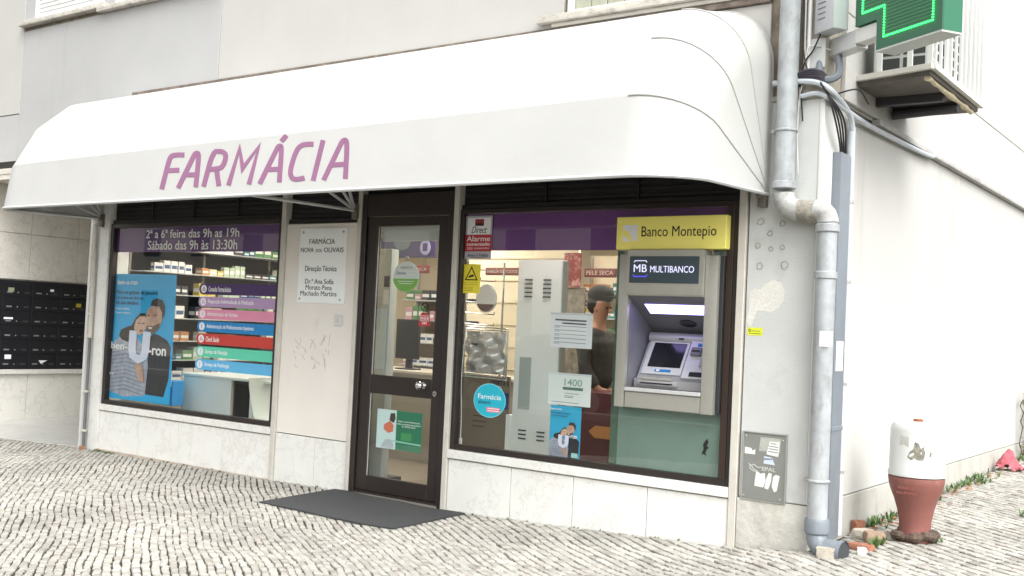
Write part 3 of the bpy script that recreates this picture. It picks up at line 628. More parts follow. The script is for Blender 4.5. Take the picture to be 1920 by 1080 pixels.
# ================================================================== STICKERS AND POSTERS ON THE GLASS
def sheet(name, x0, x1, z0, z1, m, label, cat, group=None, y=.0575, tilt=0, pts=None):
    t = thing(name, ((x0+x1)/2, y, z0), label, cat, group)
    if pts: flat('sheet', pts, y, m, t)
    else: rect('sheet', x0, x1, z0, z1, y, m, t)
    return t
def capsule(x0, x1, z0, z1, n=8, right=False):
    r = (z1-z0)/2; zc = (z0+z1)/2; rx = r*1.05
    return [(x0+rx-rx*math.sin(a), zc+r*math.cos(a)) for a in [math.pi*i/n for i in range(n+1)]]+[(x1, z0), (x1, z1)]
strips = [('Consulta Farmacêutica', '#41255f', 1.672, 1.785, 'dark purple', .30), ('Preparação Individualizada da Medicação', '#b395be', 1.548, 1.650, 'lilac', .60), ('Administração de Vacinas', '#e08fae', 1.425, 1.527, 'pink', .40), ('Administração de Medicamentos Injetáveis', '#1583c4', 1.298, 1.403, 'blue', .62), ('Check Saúde', '#c63d35', 1.172, 1.280, 'red', .18), ('Serviço de Nutrição', '#5fcfae', 1.045, 1.150, 'mint green', .30), ('Serviço de Podologia', '#5fb4e2', .915, 1.022, 'sky blue', .33)]
for s, c, z0, z1, cn, wt in strips:
    m = mat('strip_'+cn.replace(' ', '_'), c, .45)
    t = sheet('service_strip', -2.34, -1.152, z0, z1, m, f'{cn} strip reading {s} on the left shop window', 'window strip', 'coloured service strips on the left window', y=.0440, pts=capsule(-2.34, -1.152, z0, z1))
    zc = (z0+z1)/2
    MB().disc(-2.265, zc, .045, .040, .0431, .0439).build('icon', mat('icon_white', '#e8e6ec', .5), t)
    if cn in ('dark purple', 'red', 'lilac'): strokes('icon_mark', [[(-2.285, zc-.015), (-2.265, zc+.018), (-2.243, zc-.012), (-2.285, zc-.015)]], .006, .0422, m, t)
    else: strokes('icon_mark', [[(-2.265, zc-.022), (-2.265, zc+.022)]], .008, .0422, m, t)
    text(s, -2.19, -2.19+wt*1.15, zc-.026, zc+.026, .0431, white, t, bold=.006)

def couple(x0, z0, W, H, y, parent, small=False):
    """two people hugging behind a big white letter U, printed flat; u,v in the poster"""
    def P(pts): return [(x0+(cx-12)/432*W, z0+(1055-cy)/905*H) for cx, cy in pts]
    st = .00045; lay = [0]
    def f(nm, pts, c, rough=.5):
        lay[0] += 1; flat(nm, P(pts), y-st*lay[0], mat('print_'+c.strip('#'), c, rough, var=.3, scale=14), parent, st*.8)
    f('jacket_print', [(288, 600), (310, 565), (345, 575), (400, 605), (432, 655), (428, 880), (400, 1005), (275, 1000)], '#2c2c33')
    f('jumper_print', [(16, 700), (48, 635), (95, 590), (160, 560), (215, 620), (262, 690), (285, 790), (275, 1010), (120, 1035), (12, 1000)], '#aeb2c0')
    for i in range(12): 
        cy = 680+i*28; f('stripe_print', [(20, cy+14), (130, cy-14), (255, cy+16), (255, cy+22), (130, cy-7), (20, cy+20)], '#868da0')
    f('hair_print', [(75, 600), (85, 555), (130, 530), (160, 520), (185, 465), (215, 430), (248, 428), (262, 450), (235, 500), (190, 600), (140, 640), (95, 625)], '#2e2623')
    f('hair_print', [(285, 370), (290, 335), (325, 318), (360, 330), (382, 375), (380, 430), (366, 470), (350, 420), (345, 375), (300, 380)], '#3a2f29')
    f('face_print', [(258, 430), (268, 395), (300, 372), (345, 380), (364, 420), (368, 470), (350, 520), (322, 560), (288, 568), (262, 540), (255, 480)], '#c9a28c')
    f('beard_print', [(262, 525), (275, 512), (310, 515), (352, 490), (350, 525), (322, 562), (288, 568), (266, 550)], '#6d5345')
    f('mouth_print', [(275, 522), (305, 524), (298, 538), (280, 536)], '#e9e2dc')
    f('face_print', [(178, 530), (190, 480), (215, 452), (250, 446), (262, 480), (262, 530), (245, 570), (215, 585), (188, 570)], '#dab49e')
    f('mouth_print', [(215, 548), (245, 545), (235, 560), (220, 560)], '#9c4a4a')
    for (cx, cy) in ((275, 440), (318, 437), (212, 500), (242, 498)): f('eye_print', [(cx-9, cy), (cx+9, cy-2), (cx+8, cy+5), (cx-8, cy+6)], '#3b2c27')
    mU = mat('print_letter_white', '#dcdff0', .5)
    l, r = ribbon([(176, 556), (174, 690), (184, 735), (222, 760), (258, 735), (268, 690), (272, 558)], 52)
    mb = MB(); lay[0] += 1
    for i in range(len(l)-1): mb.prism(P([l[i], l[i+1], r[i+1], r[i]]), y-st*lay[0], y-st*(lay[0]-.8))
    mb.build('lettering', mU, parent, smooth=False)
    f('hand_print', [(196, 800), (208, 785), (216, 800), (226, 782), (236, 798), (250, 800), (262, 850), (268, 915), (240, 915), (215, 850)], '#c9a28c')
    return y-st*(lay[0]+1)
ps = sheet('window_poster', -3.852, -2.752, .512, 1.868, cyan, 'large cyan poster of a hugging couple and white letter U, left shop window', 'poster', y=.0700)
yy = couple(-3.852, .512, 1.10, 1.356, .0700, ps)
def U(cx): return -3.852+(cx-12)/432*1.10
def V(cy): return .512+(1055-cy)/905*1.356
navy = mat('navy_ink', '#14365f', .5)
text('ben-u-ron', U(46), U(188), V(228), V(190), yy, white, ps, bold=.02)
text('Para as gripes de janeiro', U(42), U(330), V(302), V(268), yy, navy, ps, bold=.012)
text('ou para as dores', U(42), U(232), V(338), V(310), yy, navy, ps, bold=.012)
text('de ano inteiro.', U(42), U(202), V(370), V(344), yy, navy, ps, bold=.012)
text('É para todos.', U(42), U(142), V(412), V(390), yy, white, ps, bold=.008)
text('É para sempre.', U(42), U(155), V(442), V(420), yy, white, ps, bold=.008)
text('ben-', U(24), U(143), V(696), V(646), yy, white, ps, bold=.03)
text('-ron', U(290), U(408), V(720), V(668), yy, white, ps, bold=.03)
text('BENE', U(20), U(55), V(885), V(868), yy, white, ps)

p2 = sheet('window_poster', 1.99, 2.272, .512, .905, mat('small_poster_cyan', '#2ba9d3', .5), 'small cyan poster of the hugging couple, taped low in the right shop window', 'poster', y=.0700)
y2 = couple(1.99, .470, .282, .39, .0700, p2, True)
text('ben-u-ron', 2.005, 2.10, .872, .888, y2, white, p2, bold=.02); text('Para as gripes de janeiro', 2.005, 2.18, .842, .856, y2, navy, p2); text('ou para as dores de ano inteiro.', 2.005, 2.16, .822, .834, y2, navy, p2); text('-ron', 2.18, 2.25, .665, .69, y2, white, p2, bold=.02)
rect('product_print', 2.205, 2.262, .520, .556, y2, mat('pack_teal', '#9fd3cf', .5), p2)

a = sheet('alarm_sign', 1.088, 1.362, 2.035, 2.388, mat('alarm_grey', '#b9b6bd', .5), 'alarm warning sign, white over red, at the top left of the right window', 'alarm sign', y=.0400)
rect('panel', 1.105, 1.345, 2.235, 2.372, .0392, white, a); rect('emblem', 1.185, 1.275, 2.305, 2.360, .0384, mat('emblem_dark', '#4a1619', .5), a)
for i in range(3): rect('emblem_bar', 1.194+i*.027, 1.214+i*.027, 2.328, 2.352, .0377, red, a)
text('Direct', 1.15, 1.31, 2.245, 2.300, .0384, black, a, shear=.4)
rect('panel', 1.09, 1.36, 2.095, 2.232, .0392, red, a)
text('Alarme', 1.105, 1.345, 2.178, 2.222, .0384, white, a, bold=.02); text('conectado', 1.105, 1.345, 2.142, 2.170, .0384, white, a, bold=.02)
rect('strip', 1.11, 1.17, 2.108, 2.132, .0384, mat('pale_red', '#d98a8a', .5), a); text('LIGAÇÃO', 1.185, 1.34, 2.112, 2.130, .0384, white, a)
text('Aviso à Polícia', 1.12, 1.33, 2.052, 2.078, .0390, navy, a, bold=.01)
rect('underline', 1.15, 1.30, 2.043, 2.046, .0390, navy, a)
cv = sheet('camera_warning_sign', 1.078, 1.262, 1.752, 1.99, yellow, 'yellow camera surveillance sticker below the alarm sign', 'warning sign', y=.0400)
strokes('triangle', [[(1.11, 1.862), (1.17, 1.965), (1.23, 1.862), (1.105, 1.862)]], .010, .0392, black, cv)
flat('camera_symbol', [(1.14, 1.878), (1.145, 1.895), (1.19, 1.908), (1.197, 1.890)], .0392, black, cv)
for i, q in enumerate((1.838, 1.822, 1.80, 1.787, 1.774)): strokes('text_line', [[(1.095, q), (1.235 if i < 2 else 1.19, q)]], .0028, .0392, mat('faint_ink', '#7d7a3c', .6), cv)
rd = thing('round_sticker', (1.415, .042, .755), 'round turquoise sticker reading Farmácia abem: on the right window', 'sticker')
MB().disc(1.415, .892, .162, .137, .0418, .0426, 40).build('sheet', mat('sticker_edge', '#7fd3de', .5), rd); MB().disc(1.415, .892, .155, .130, .0410, .0417, 40).build('disc', mat('sticker_turquoise', '#23b5cd', .5), rd)
text('Farmácia', 1.30, 1.53, .902, .942, .0404, white, rd, bold=.02); text('abem:', 1.30, 1.435, .862, .895, .0404, navy, rd, bold=.02)
rect('badge', 1.39, 1.525, .80, .838, .0404, mat('badge_pink', '#e07f95', .5), rd); strokes('text_line', [[(1.40, .829), (1.515, .829)], [(1.40, .811), (1.515, .811)]], .006, .0398, white, rd)
pa = sheet('paper_notice', 1.962, 2.345, 1.352, 1.615, paper, 'white printed timetable notice taped in the right window, upper of the two', 'notice', y=.0580)
for i, (xa, xb, z, w_) in enumerate(((2.005, 2.29, 1.565, .012), (2.07, 2.288, 1.540, .011))): strokes('text_line', [[(xa, z), (xb, z-.004)]], w_, .0572, mat('dark_ink', '#39404d', .6), pa)
for i in range(5): strokes('text_line', [[(2.00, 1.518-i*.031), (2.29, 1.514-i*.031)], [(2.00, 1.508-i*.031), (2.05, 1.508-i*.031)]], .004, .0572, inkgrey, pa)
rect('hanging_rail', 1.96, 2.348, 1.604, 1.62, .0570, mat('clear_plastic', '#cdd3d6', .3), pa)
p14 = sheet('paper_notice', 1.968, 2.355, .912, 1.152, mat('notice_paper', '#dfe5e2', .6), 'white notice with 1400 in pale green, lower of the two in the right window', 'notice', y=.0580)
text('1400', 2.115, 2.275, 1.062, 1.115, .0572, mat('pale_teal_ink', '#8aa79c', .5), p14, bold=.02)
flat('band', capsule(2.10, 2.285, 1.03, 1.052), .0572, mat('teal_band', '#5e7a70', .5), p14)
strokes('text_line', [[(2.12, 1.005), (2.25, 1.003)], [(2.12, .985), (2.20, .984)], [(2.12, .975), (2.20, .974)], [(2.0, .935), (2.25, .933)]], .004, .0572, inkgrey, p14)
rect('hanging_rail', 1.966, 2.358, 1.142, 1.158, .0570, MATS['clear_plastic'], p14)
# on the door
dp = sheet('door_poster', .205, .722, .395, .728, mat('poster_pale', '#cfe3e2', .5), 'green and pale poster on the lower pane of the door', 'poster', y=.0380)
rect('panel', .43, .722, .395, .728, .0373, mat('poster_green', '#1f7a58', .5), dp)
flat('figure_print', [(.29, .60), (.36, .635), (.40, .60), (.395, .545), (.34, .53), (.285, .56)], .0373, mat('orange_print', '#d8765a', .5), dp)
flat('hair_print', [(.35, .64), (.36, .70), (.41, .705), (.42, .66), (.40, .62)], .0373, mat('hair_dark', '#3c3630', .5), dp)
flat('figure_print', [(.27, .42), (.31, .47), (.36, .48), (.41, .44), (.41, .40), (.26, .40)], .0373, mat('body_print', '#b7bfc4', .5), dp)
text('PARA A DOR MUSCULAR,', .45, .70, .632, .645, .0366, white, dp, bold=.01); text('PARA A LOMBAR MAIS RÁPIDO', .44, .71, .612, .625, .0366, white, dp, bold=.01); text('E EFICAZ', .50, .65, .592, .605, .0366, white, dp, bold=.01)
rect('product_print', .49, .61, .48, .545, .0366, mat('pack_green', '#3f9a5c', .5), dp); flat('product_band', [(.36, .462), (.715, .452), (.715, .464), (.36, .474)], .0366, mat('band_pale', '#9fd4bd', .5), dp)
oval = thing('open_sign', (.455, .04, 1.75), 'oval white and green hanging sign inside the upper door pane', 'hanging sign')
MB().disc(.455, 1.878, .150, .130, .0385, .041, 36).build('board', mat('oval_white', '#dfe6e3', .5), oval)
flat('green_half', [(.455+.148*math.cos(a), 1.878+.128*math.sin(a)) for a in [math.pi+.12+(math.pi-.24)*i/18 for i in range(19)]], .0375, mat('lime', '#76b83e', .5), oval)
text('ABERTO', .385, .525, 1.948, 1.968, .0375, inkgrey, oval); text('Dermo', .345, .45, 1.898, 1.925, .0375, navy, oval, bold=.02); strokes('text_line', [[(.47, 1.925), (.57, 1.925)], [(.47, 1.90), (.57, 1.90)], [(.36, 1.84), (.55, 1.84)], [(.38, 1.82), (.53, 1.82)]], .005, .037, white, oval)
MB().disc(.455, 2.035, .026, .022, .036, .041).build('suction_cup', steel, oval)
rs = thing('no_smoking_sticker', (.70, .035, 1.58), 'small round black pictogram sticker on the upper door pane', 'sticker')
strokes('ring', [[(.70+.04*math.cos(t_), 1.625+.035*math.sin(t_)) for t_ in [2*math.pi*i/20 for i in range(21)]]], .007, .024, black, rs); strokes('mark', [[(.675, 1.60), (.725, 1.65)], [(.675, 1.645), (.725, 1.605)]], .008, .024, black, rs)
rt = thing('red_sticker', (.695, .035, 1.46), 'red tag shaped sticker on the upper door pane', 'sticker')
flat('sheet', [(.635, 1.462), (.765, 1.462), (.755, 1.545), (.73, 1.575), (.665, 1.575), (.645, 1.545)], .0245, red, rt); text('AQUI', .66, .74, 1.515, 1.54, .0237, white, rt, bold=.02); text('24H', .675, .725, 1.478, 1.50, .0237, white, rt, bold=.02)
strokes('outline', [[(.655, 1.508), (.745, 1.508), (.74, 1.55), (.66, 1.55), (.655, 1.508)]], .004, .0237, white, rt)
# pale reflective strip at the top of the door pane is a real roller blind housing inside
MB().box(.13, .82, .06, .10, 2.19, 2.318, b=.004).build('blind_roll', mat('blind_white', '#c9ccc8', .5), door)
# pier stickers, utility cover
ys = thing('yellow_sticker', (3.672, 0, 1.508), 'small yellow sticker on the grey corner pier', 'sticker')
rect('sheet', 3.618, 3.727, 1.512, 1.565, -.0012, mat('sticker_lemon', '#d9e03a', .5), ys); text('D', 3.628, 3.645, 1.535, 1.555, -.0020, black, ys, bold=.03); strokes('text_line', [[(3.65, 1.542), (3.71, 1.542)], [(3.63, 1.525), (3.715, 1.525)]], .004, -.0020, mat('olive_ink', '#70751f', .6), ys)
ec = thing('utility_cover', (3.78, 0, .412), 'grey metal utility cover lettered EPAL with torn stickers, set in the corner pier', 'utility cover')
emat = mat('cover_grey', '#8f918c', .5, .35, var=.08, scale=9, bump=.08)
MB().box(3.630, 3.928, -.014, -.001, .412, .856, b=.004).build('cover_plate', emat, ec)
ef_ = MB(); ef_.box(3.622, 3.632, -.020, -.001, .405, .866, b=.002); ef_.box(3.926, 3.936, -.020, -.001, .405, .866, b=.002); ef_.box(3.632, 3.926, -.020, -.001, .856, .866, b=.002); ef_.box(3.632, 3.926, -.020, -.001, .405, .413, b=.002)
ef_.build('cover_frame', mat('cover_frame_grey', '#a6a8a3', .45, .4), ec)
def g(u, v): return (3.630+u*.298, .412+v*.444)
def gp(pts): return [g(*q) for q in pts]
stw = mat('torn_sticker', '#e3e3de', .7, var=.05)
for pts in ([(.03, .68), (.28, .68), (.28, .76), (.22, .73), (.18, .77), (.03, .78)], [(.29, .21), (.50, .20), (.55, .30), (.53, .42), (.42, .40), (.36, .43), (.32, .42)], [(.53, .19), (.62, .18), (.68, .30), (.69, .42), (.62, .43), (.56, .32)], [(.70, .23), (.76, .15), (.82, .17), (.88, .40), (.78, .41), (.73, .38)]):
    flat('torn_sticker', gp(pts), -.0150, stw, ec)
flat('torn_sticker', gp([(.37, .74), (.86, .74), (.88, .95), (.40, .95)]), -.0150, mat('scraped_paper', '#aeb0a8', .8, var=.12, scale=40), ec)
flat('sticker', gp([(.55, .70), (.83, .68), (.85, .90), (.62, .90)]), -.0160, stw, ec)
strokes('text_line', [[g(.64, .87), g(.78, .865)], [g(.60, .83), g(.82, .82)], [g(.60, .79), g(.82, .78)], [g(.59, .75), g(.82, .74)]], .005, -.0168, inkgrey, ec)
flat('sticker', gp([(.49, .56), (.76, .55), (.72, .60), (.68, .66), (.50, .67)]), -.0150, mat('sticker_bluish', '#c9d3e4', .6), ec); text('pavi', *[3.630+.298*v_ for v_ in (.51, .68)], .412+.444*.61, .412+.444*.65, -.0158, navy, ec, bold=.02)
text('EPAL', 3.630+.298*.46, 3.630+.298*.78, .412+.444*.45, .412+.444*.51, -.0160, mat('embossed_pale', '#c6c8c2', .4), ec, bold=.02)
strokes('emblem', [[g(.14, .535), g(.20, .51), g(.26, .53), g(.36, .49), g(.44, .50)], [g(.16, .52), g(.18, .46), g(.26, .43), g(.36, .43)], [g(.20, .51), g(.26, .46), g(.35, .435)]], .006, -.0160, MATS['embossed_pale'], ec)
for u, v in ((.05, .95), (.93, .93), (.04, .05), (.90, .05)): x, z = g(u, v); MB().sphere((x, -.014, z), .007, 8).build('screw', steel, ec)

# ================================================================== ATM AND BANK SIGN
T = thing('cash_machine', (3.02, .02, .95), 'brushed steel cash machine headed MB MULTIBANCO set in the right shop window', 'cash machine')
MB().box(2.624, 2.705, -.055, .044, .950, 2.062, b=.006).build('side_panel', steel, T)
MB().box(3.314, 3.408, -.055, .044, .950, 2.052, b=.006).build('side_panel', steel, T)
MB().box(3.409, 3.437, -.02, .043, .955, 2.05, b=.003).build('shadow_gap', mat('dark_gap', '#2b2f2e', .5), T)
hp = [(-.085, 1.795), (-.082, 1.775), (-.070, 1.762), (.05, 1.762), (.05, 2.092), (-.085, 2.092)]
MB().prism(hp, 2.706, 3.312, 'x').build('header', mat('header_steel', '#b8b7ae', .4, .5, var=.06, scale=9), T)
hs_ = MB().box(2.728, 3.282, -.0905, -.0855, 1.852, 2.044, b=.002).build('header_screen', mat('header_dark', '#3b4a52', .3), T)
lit = mat('lit_lettering', '#dfe0ff', .5, emit=.35); litb = mat('lit_blue', '#4b46c8', .5, emit=.5)
text('MB', 2.765, 2.872, 1.930, 1.985, -.0922, lit, T, bold=.03); text('MULTIBANCO', 2.90, 3.245, 1.928, 1.975, -.0922, lit, T, bold=.03)
strokes('emblem', [[(2.765, 2.0), (2.775, 2.012), (2.862, 2.012), (2.872, 2.0)]], .006, -.0922, lit, T); strokes('emblem', [[(2.760, 1.912), (2.770, 1.898), (2.865, 1.898), (2.877, 1.912)]], .009, -.0922, litb, T)
ins = mat('recess_grey', '#7e7f86', .4, .35, var=.08, scale=5)
MB().box(2.704, 2.712, -.02, .42, 1.08, 1.765).build('recess_side', ins, T); MB().box(3.310, 3.317, -.02, .42, 1.08, 1.765).build('recess_side', ins, T)
MB().box(2.704, 3.317, .40, .42, 1.05, 1.80).build('recess_back', ins, T)
hood = [(-.06, 1.762), (.34, 1.50), (.40, 1.50), (.40, 1.80), (-.06, 1.80)]
MB().prism(hood, 2.712, 3.310, 'x').build('hood', mat('hood_grey', '#77777c', .45, .3), T)
def onhood(t, off): # t 0..1 along slope
    a = Vector((-.06, 1.762)); b_ = Vector((.34, 1.50)); d_ = (b_-a).normalized(); p = a+(b_-a)*t; n = Vector((-.2616/.478, -.4/.478)); n = Vector((-(1.762-1.50), -.40)).normalized(); return p+n*off
q0, q1 = onhood(.22, .003), onhood(.46, .003); r0, r1 = onhood(.22, -.001), onhood(.46, -.001)
MB().add([(2.80, *q0), (3.295, *q0), (3.295, *q1), (2.80, *q1), (2.80, *r0), (3.295, *r0), (3.295, *r1), (2.80, *r1)], [(0, 3, 2, 1), (4, 5, 6, 7), (0, 1, 5, 4), (1, 2, 6, 5), (2, 3, 7, 6), (3, 0, 4, 7)]).build('light_panel', mat('violet_light', '#b8a6ff', .5, emit=2.2), T, smooth=False)
mbl = MB(); cc = onhood(.70, .0); k = 20; nrm_ = Vector((0, -(1.762-1.50), -.40)).normalized(); dn = Vector((0, .4, -.262)).normalized()
top_ = [Vector((3.06, *cc))+nrm_*.004+Vector((1, 0, 0))*.068*math.cos(a)+dn*.045*math.sin(a) for a in [2*math.pi*i/k for i in range(k)]]
mbl.add(top_+[p-nrm_*.006 for p in top_], [tuple(range(k)), tuple(range(2*k-1, k-1, -1))]+[(i, i+k, (i+1) % k+k, (i+1) % k) for i in range(k)])
mbl.build('camera_window', mat('dark_lens', '#16171b', .15), T)
con = mat('console_silver', '#b4b5b8', .35, .45, var=.05, scale=9); conw = mat('console_pale', '#c9cbcd', .4, .15)
# console body, sloped face: a plane with its own frame of reference
MB().prism([(.05, 1.10), (.40, 1.10), (.40, 1.50), (.30, 1.50), (.262, 1.44), (.09, 1.165), (.05, 1.16)], 2.725, 3.304, 'x').build('console', con, T)
fa = Vector((0, .09, 1.165)); fb = Vector((0, .262, 1.44)); fd = (fb-fa).normalized(); fn = Vector((0, -fd.z, fd.y)); FL = (fb-fa).length
def fbox(name, x0, x1, s0, s1, h0, h1, m, parent=T, b=.002):
    M4 = Matrix(((1, 0, 0, 0), (0, fn.y, fd.y, fa.y), (0, fn.z, fd.z, fa.z), (0, 0, 0, 1)))
    return MB().box(x0, x1, h0, h1, s0*FL, s1*FL, b=b, M4=M4).build(name, m, parent)
scr = fbox('screen_bezel', 2.75, 3.075, .10, .985, .001, .014, conw)
fbox('screen', 2.79, 3.055, .28, .92, .0145, .0175, mat('dark_screen', '#1e2024', .12))
fbox('brand_label', 2.86, 2.99, .16, .225, .0145, .0165, mat('label_blue', '#2477b8', .4)); fbox('brand_label_print', 2.875, 2.90, .175, .212, .0166, .0175, white)
mbt = MB().tube([(2.735, .275, 1.462), (3.30, .275, 1.462)], .042, 16); mbt.build('console_head', con, T)
MB().box(2.985, 3.025, .228, .234, 1.455, 1.468).build('sensor', black, T)
MB().tube([(2.80, .052, 1.165), (3.04, .052, 1.165)], .020, 12).build('cash_slot_rail', steel, T)
MB().box(2.755, 3.085, .03, .09, 1.115, 1.150, b=.006).build('cash_slot', con, T); MB().box(2.79, 3.05, .026, .031, 1.128, 1.138).build('slot_mouth', black, T)
fbox('key_column', 3.092, 3.30, .02, .985, .002, .03, conw)
fbox('card_reader', 3.12, 3.20, .58, .78, .0305, .055, mat('reader_grey', '#6e7074', .4)); fbox('reader_mouth', 3.13, 3.19, .66, .70, .0555, .0575, black)
fbox('label', 3.15, 3.21, .84, .92, .031, .033, MATS['label_blue']); fbox('label', 3.20, 3.28, 1.02, 1.10, .02, .034, MATS['label_blue'])
kp = fbox('keypad', 3.20, 3.285, .28, .56, .0305, .036, steelw)
for i in range(4):
    for j in range(3): fbox('key', 3.207+j*.026, 3.228+j*.026, .30+i*.064, .345+i*.064, .0362, .040, steel, kp, b=0)
fbox('receipt_slot', 3.15, 3.27, .06, .18, .0305, .034, black)
MB().box(2.713, 3.309, -.045, .12, 1.080, 1.102, b=.005).build('shelf', mat('shelf_dark_steel', '#6d6b66', .3, .7, var=.15, scale=20), T)
MB().box(2.708, 3.311, -.062, -.038, 1.070, 1.098, b=.004).build('shelf_lip', steelw, T)
MB().box(2.708, 3.311, -.05, .04, .952, 1.066, b=.005).build('lower_panel', steel, T)
bs = thing('bank_sign', (3.02, .0, 2.095), 'yellow Banco Montepio sign over the cash machine', 'bank sign')
MB().box(2.59, 3.463, -.062, .040, 2.097, 2.334, b=.004).build('board', mat('bank_yellow', '#fff382', .45), bs)
text('Banco Montepio', 2.80, 3.39, 2.165, 2.262, -.0628, mat('sign_ink', '#2c2418', .5), bs, bold=.012)
em = [(2.645, 2.155), (2.765, 2.155), (2.765, 2.270), (2.645, 2.270)]
for pts in ([(2.645, 2.275), (2.765, 2.275), (2.70, 2.235), (2.645, 2.232)], [(2.69, 2.232), (2.768, 2.278), (2.768, 2.155), (2.73, 2.16)], [(2.645, 2.155), (2.71, 2.155), (2.648, 2.205)]): flat('emblem', pts, -.0634, white, bs)

# ================================================================== SHOP INTERIOR
fl_ = MB().box(-4.05, 3.9, .25, 5.6, -.06, .0).build('shop_floor', mat('terrazzo', '#837868', .5, var=.25, scale=45), smooth=False); structure(fl_)
iw = mat('interior_cream', '#e2d6bc', .8, var=.03)
bb('interior_wall', iw, (-4.06, 4.0, 5.5, 5.6, 0, 2.9)); bb('interior_wall', iw, (-4.058, -4.02, .12, 5.5, 0, 2.9)); bb('interior_wall', iw, (3.62, 3.66, .3, 5.5, 0, 2.9))
bb('interior_ceiling', mat('interior_ceiling_white', '#dedbd2', .8), (-4.06, 3.9, .095, 5.6, 2.9, 2.98)); 
bb('partition', iw, (-1.02, -.12, .062, .10, 0, 2.9)); 
bb('stall_riser', iw, (-3.86, -1.1, .12, .2, 0, .45)); bb('stall_riser', iw, (1.06, 3.6, .201, .24, 0, .45))
lamp = mat('ceiling_lamp_glow', '#fff5e6', .5, emit=15)
for i, (x, y) in enumerate(((-2.9, 1.3), (-2.9, 3.3), (-.9, 2.2), (.5, 1.2), (.8, 3.2), (2.0, 1.9), (1.65, .36), (-2.5, .40))):  # last two panels are added, unseen behind the fascia, to brighten the displays
    t = thing('ceiling_light', (x, y, 2.85), ('square lit ceiling panel inside the shop, ' + ['over the desk at the left window', 'at the back behind the left window', 'between the left window and the door', 'just inside the door', 'over the counter at the back', 'behind the white cabinet', 'added out of sight to brighten the right window display', 'added out of sight to brighten the left window display'][i]), 'ceiling light', 'lit ceiling panels in the shop')
    MB().box(x-.32, x+.32, y-(.32 if i < 6 else .14), y+(.32 if i < 6 else .14), 2.87, 2.899, b=.005).build('frame', whitep, t); MB().box(x-.28, x+.28, y-(.28 if i < 6 else .11), y+(.28 if i < 6 else .11), 2.862, 2.869).build('diffuser', lamp, t)
prodcols = [('white', '#e6e4de'), ('pale green', '#b4c4ad'), ('green', '#5b8a58'), ('yellow', '#cdb65a'), ('teal', '#4f8386'), ('blue', '#475f8a'), ('orange', '#bd8454'), ('pink', '#c79aa4'), ('dark', '#3a3a40'), ('cream', '#cfc6ae'), ('red', '#94443f')]
PM = {n: mat('box_'+n.replace(' ', '_'), c, .5) for n, c in prodcols}
rp = random.Random(21)
boxproto = {}
def product(x, y, z, sx, sy, sz, cn, label, group, rz=0.):
    key = (cn,)
    if key not in boxproto:
        me = bpy.data.meshes.new('product_box'); mb = MB().box(-.5, .5, -.5, .5, 0, 1, b=.03); mb.box(-.40, .40, -.502, .502, .30, .62); mb.box(-.502, .502, -.40, .40, .30, .62)
        me.from_pydata(mb.v, [], mb.f); me.materials.append(PM[cn]); me.materials.append(PM['white'] if cn != 'white' else PM[rp.choice(['blue', 'green', 'teal'])])
        me.update()
        n = len(me.polygons)
        for i in range(n-12, n): me.polygons[i].material_index = 1
        boxproto[key] = me
    o = bpy.data.objects.new('product_box', boxproto[key]); COL.objects.link(o); o.location = (x, y, z); o.scale = (sx, sy, sz); o.rotation_euler.z = rz
    o['label'] = label; o['category'] = 'product box'; o['group'] = group
SH = ['lowest', 'second', 'third', 'fourth', 'fifth', 'sixth', 'top']
ON = ['', 'first', 'second', 'third', 'fourth', 'fifth', 'sixth', 'seventh', 'eighth', 'ninth', 'tenth', 'eleventh', 'twelfth', 'thirteenth', 'fourteenth', 'fifteenth', 'sixteenth', 'seventeenth', 'eighteenth', 'nineteenth', 'twentieth']
def ordinal(n): return ON[n] if n <= 20 else ({2: 'twenty-', 3: 'thirty-', 4: 'forty-'}[n//10]+ON[n % 10] if n % 10 else {3: 'thirtieth', 4: 'fortieth'}[n//10])
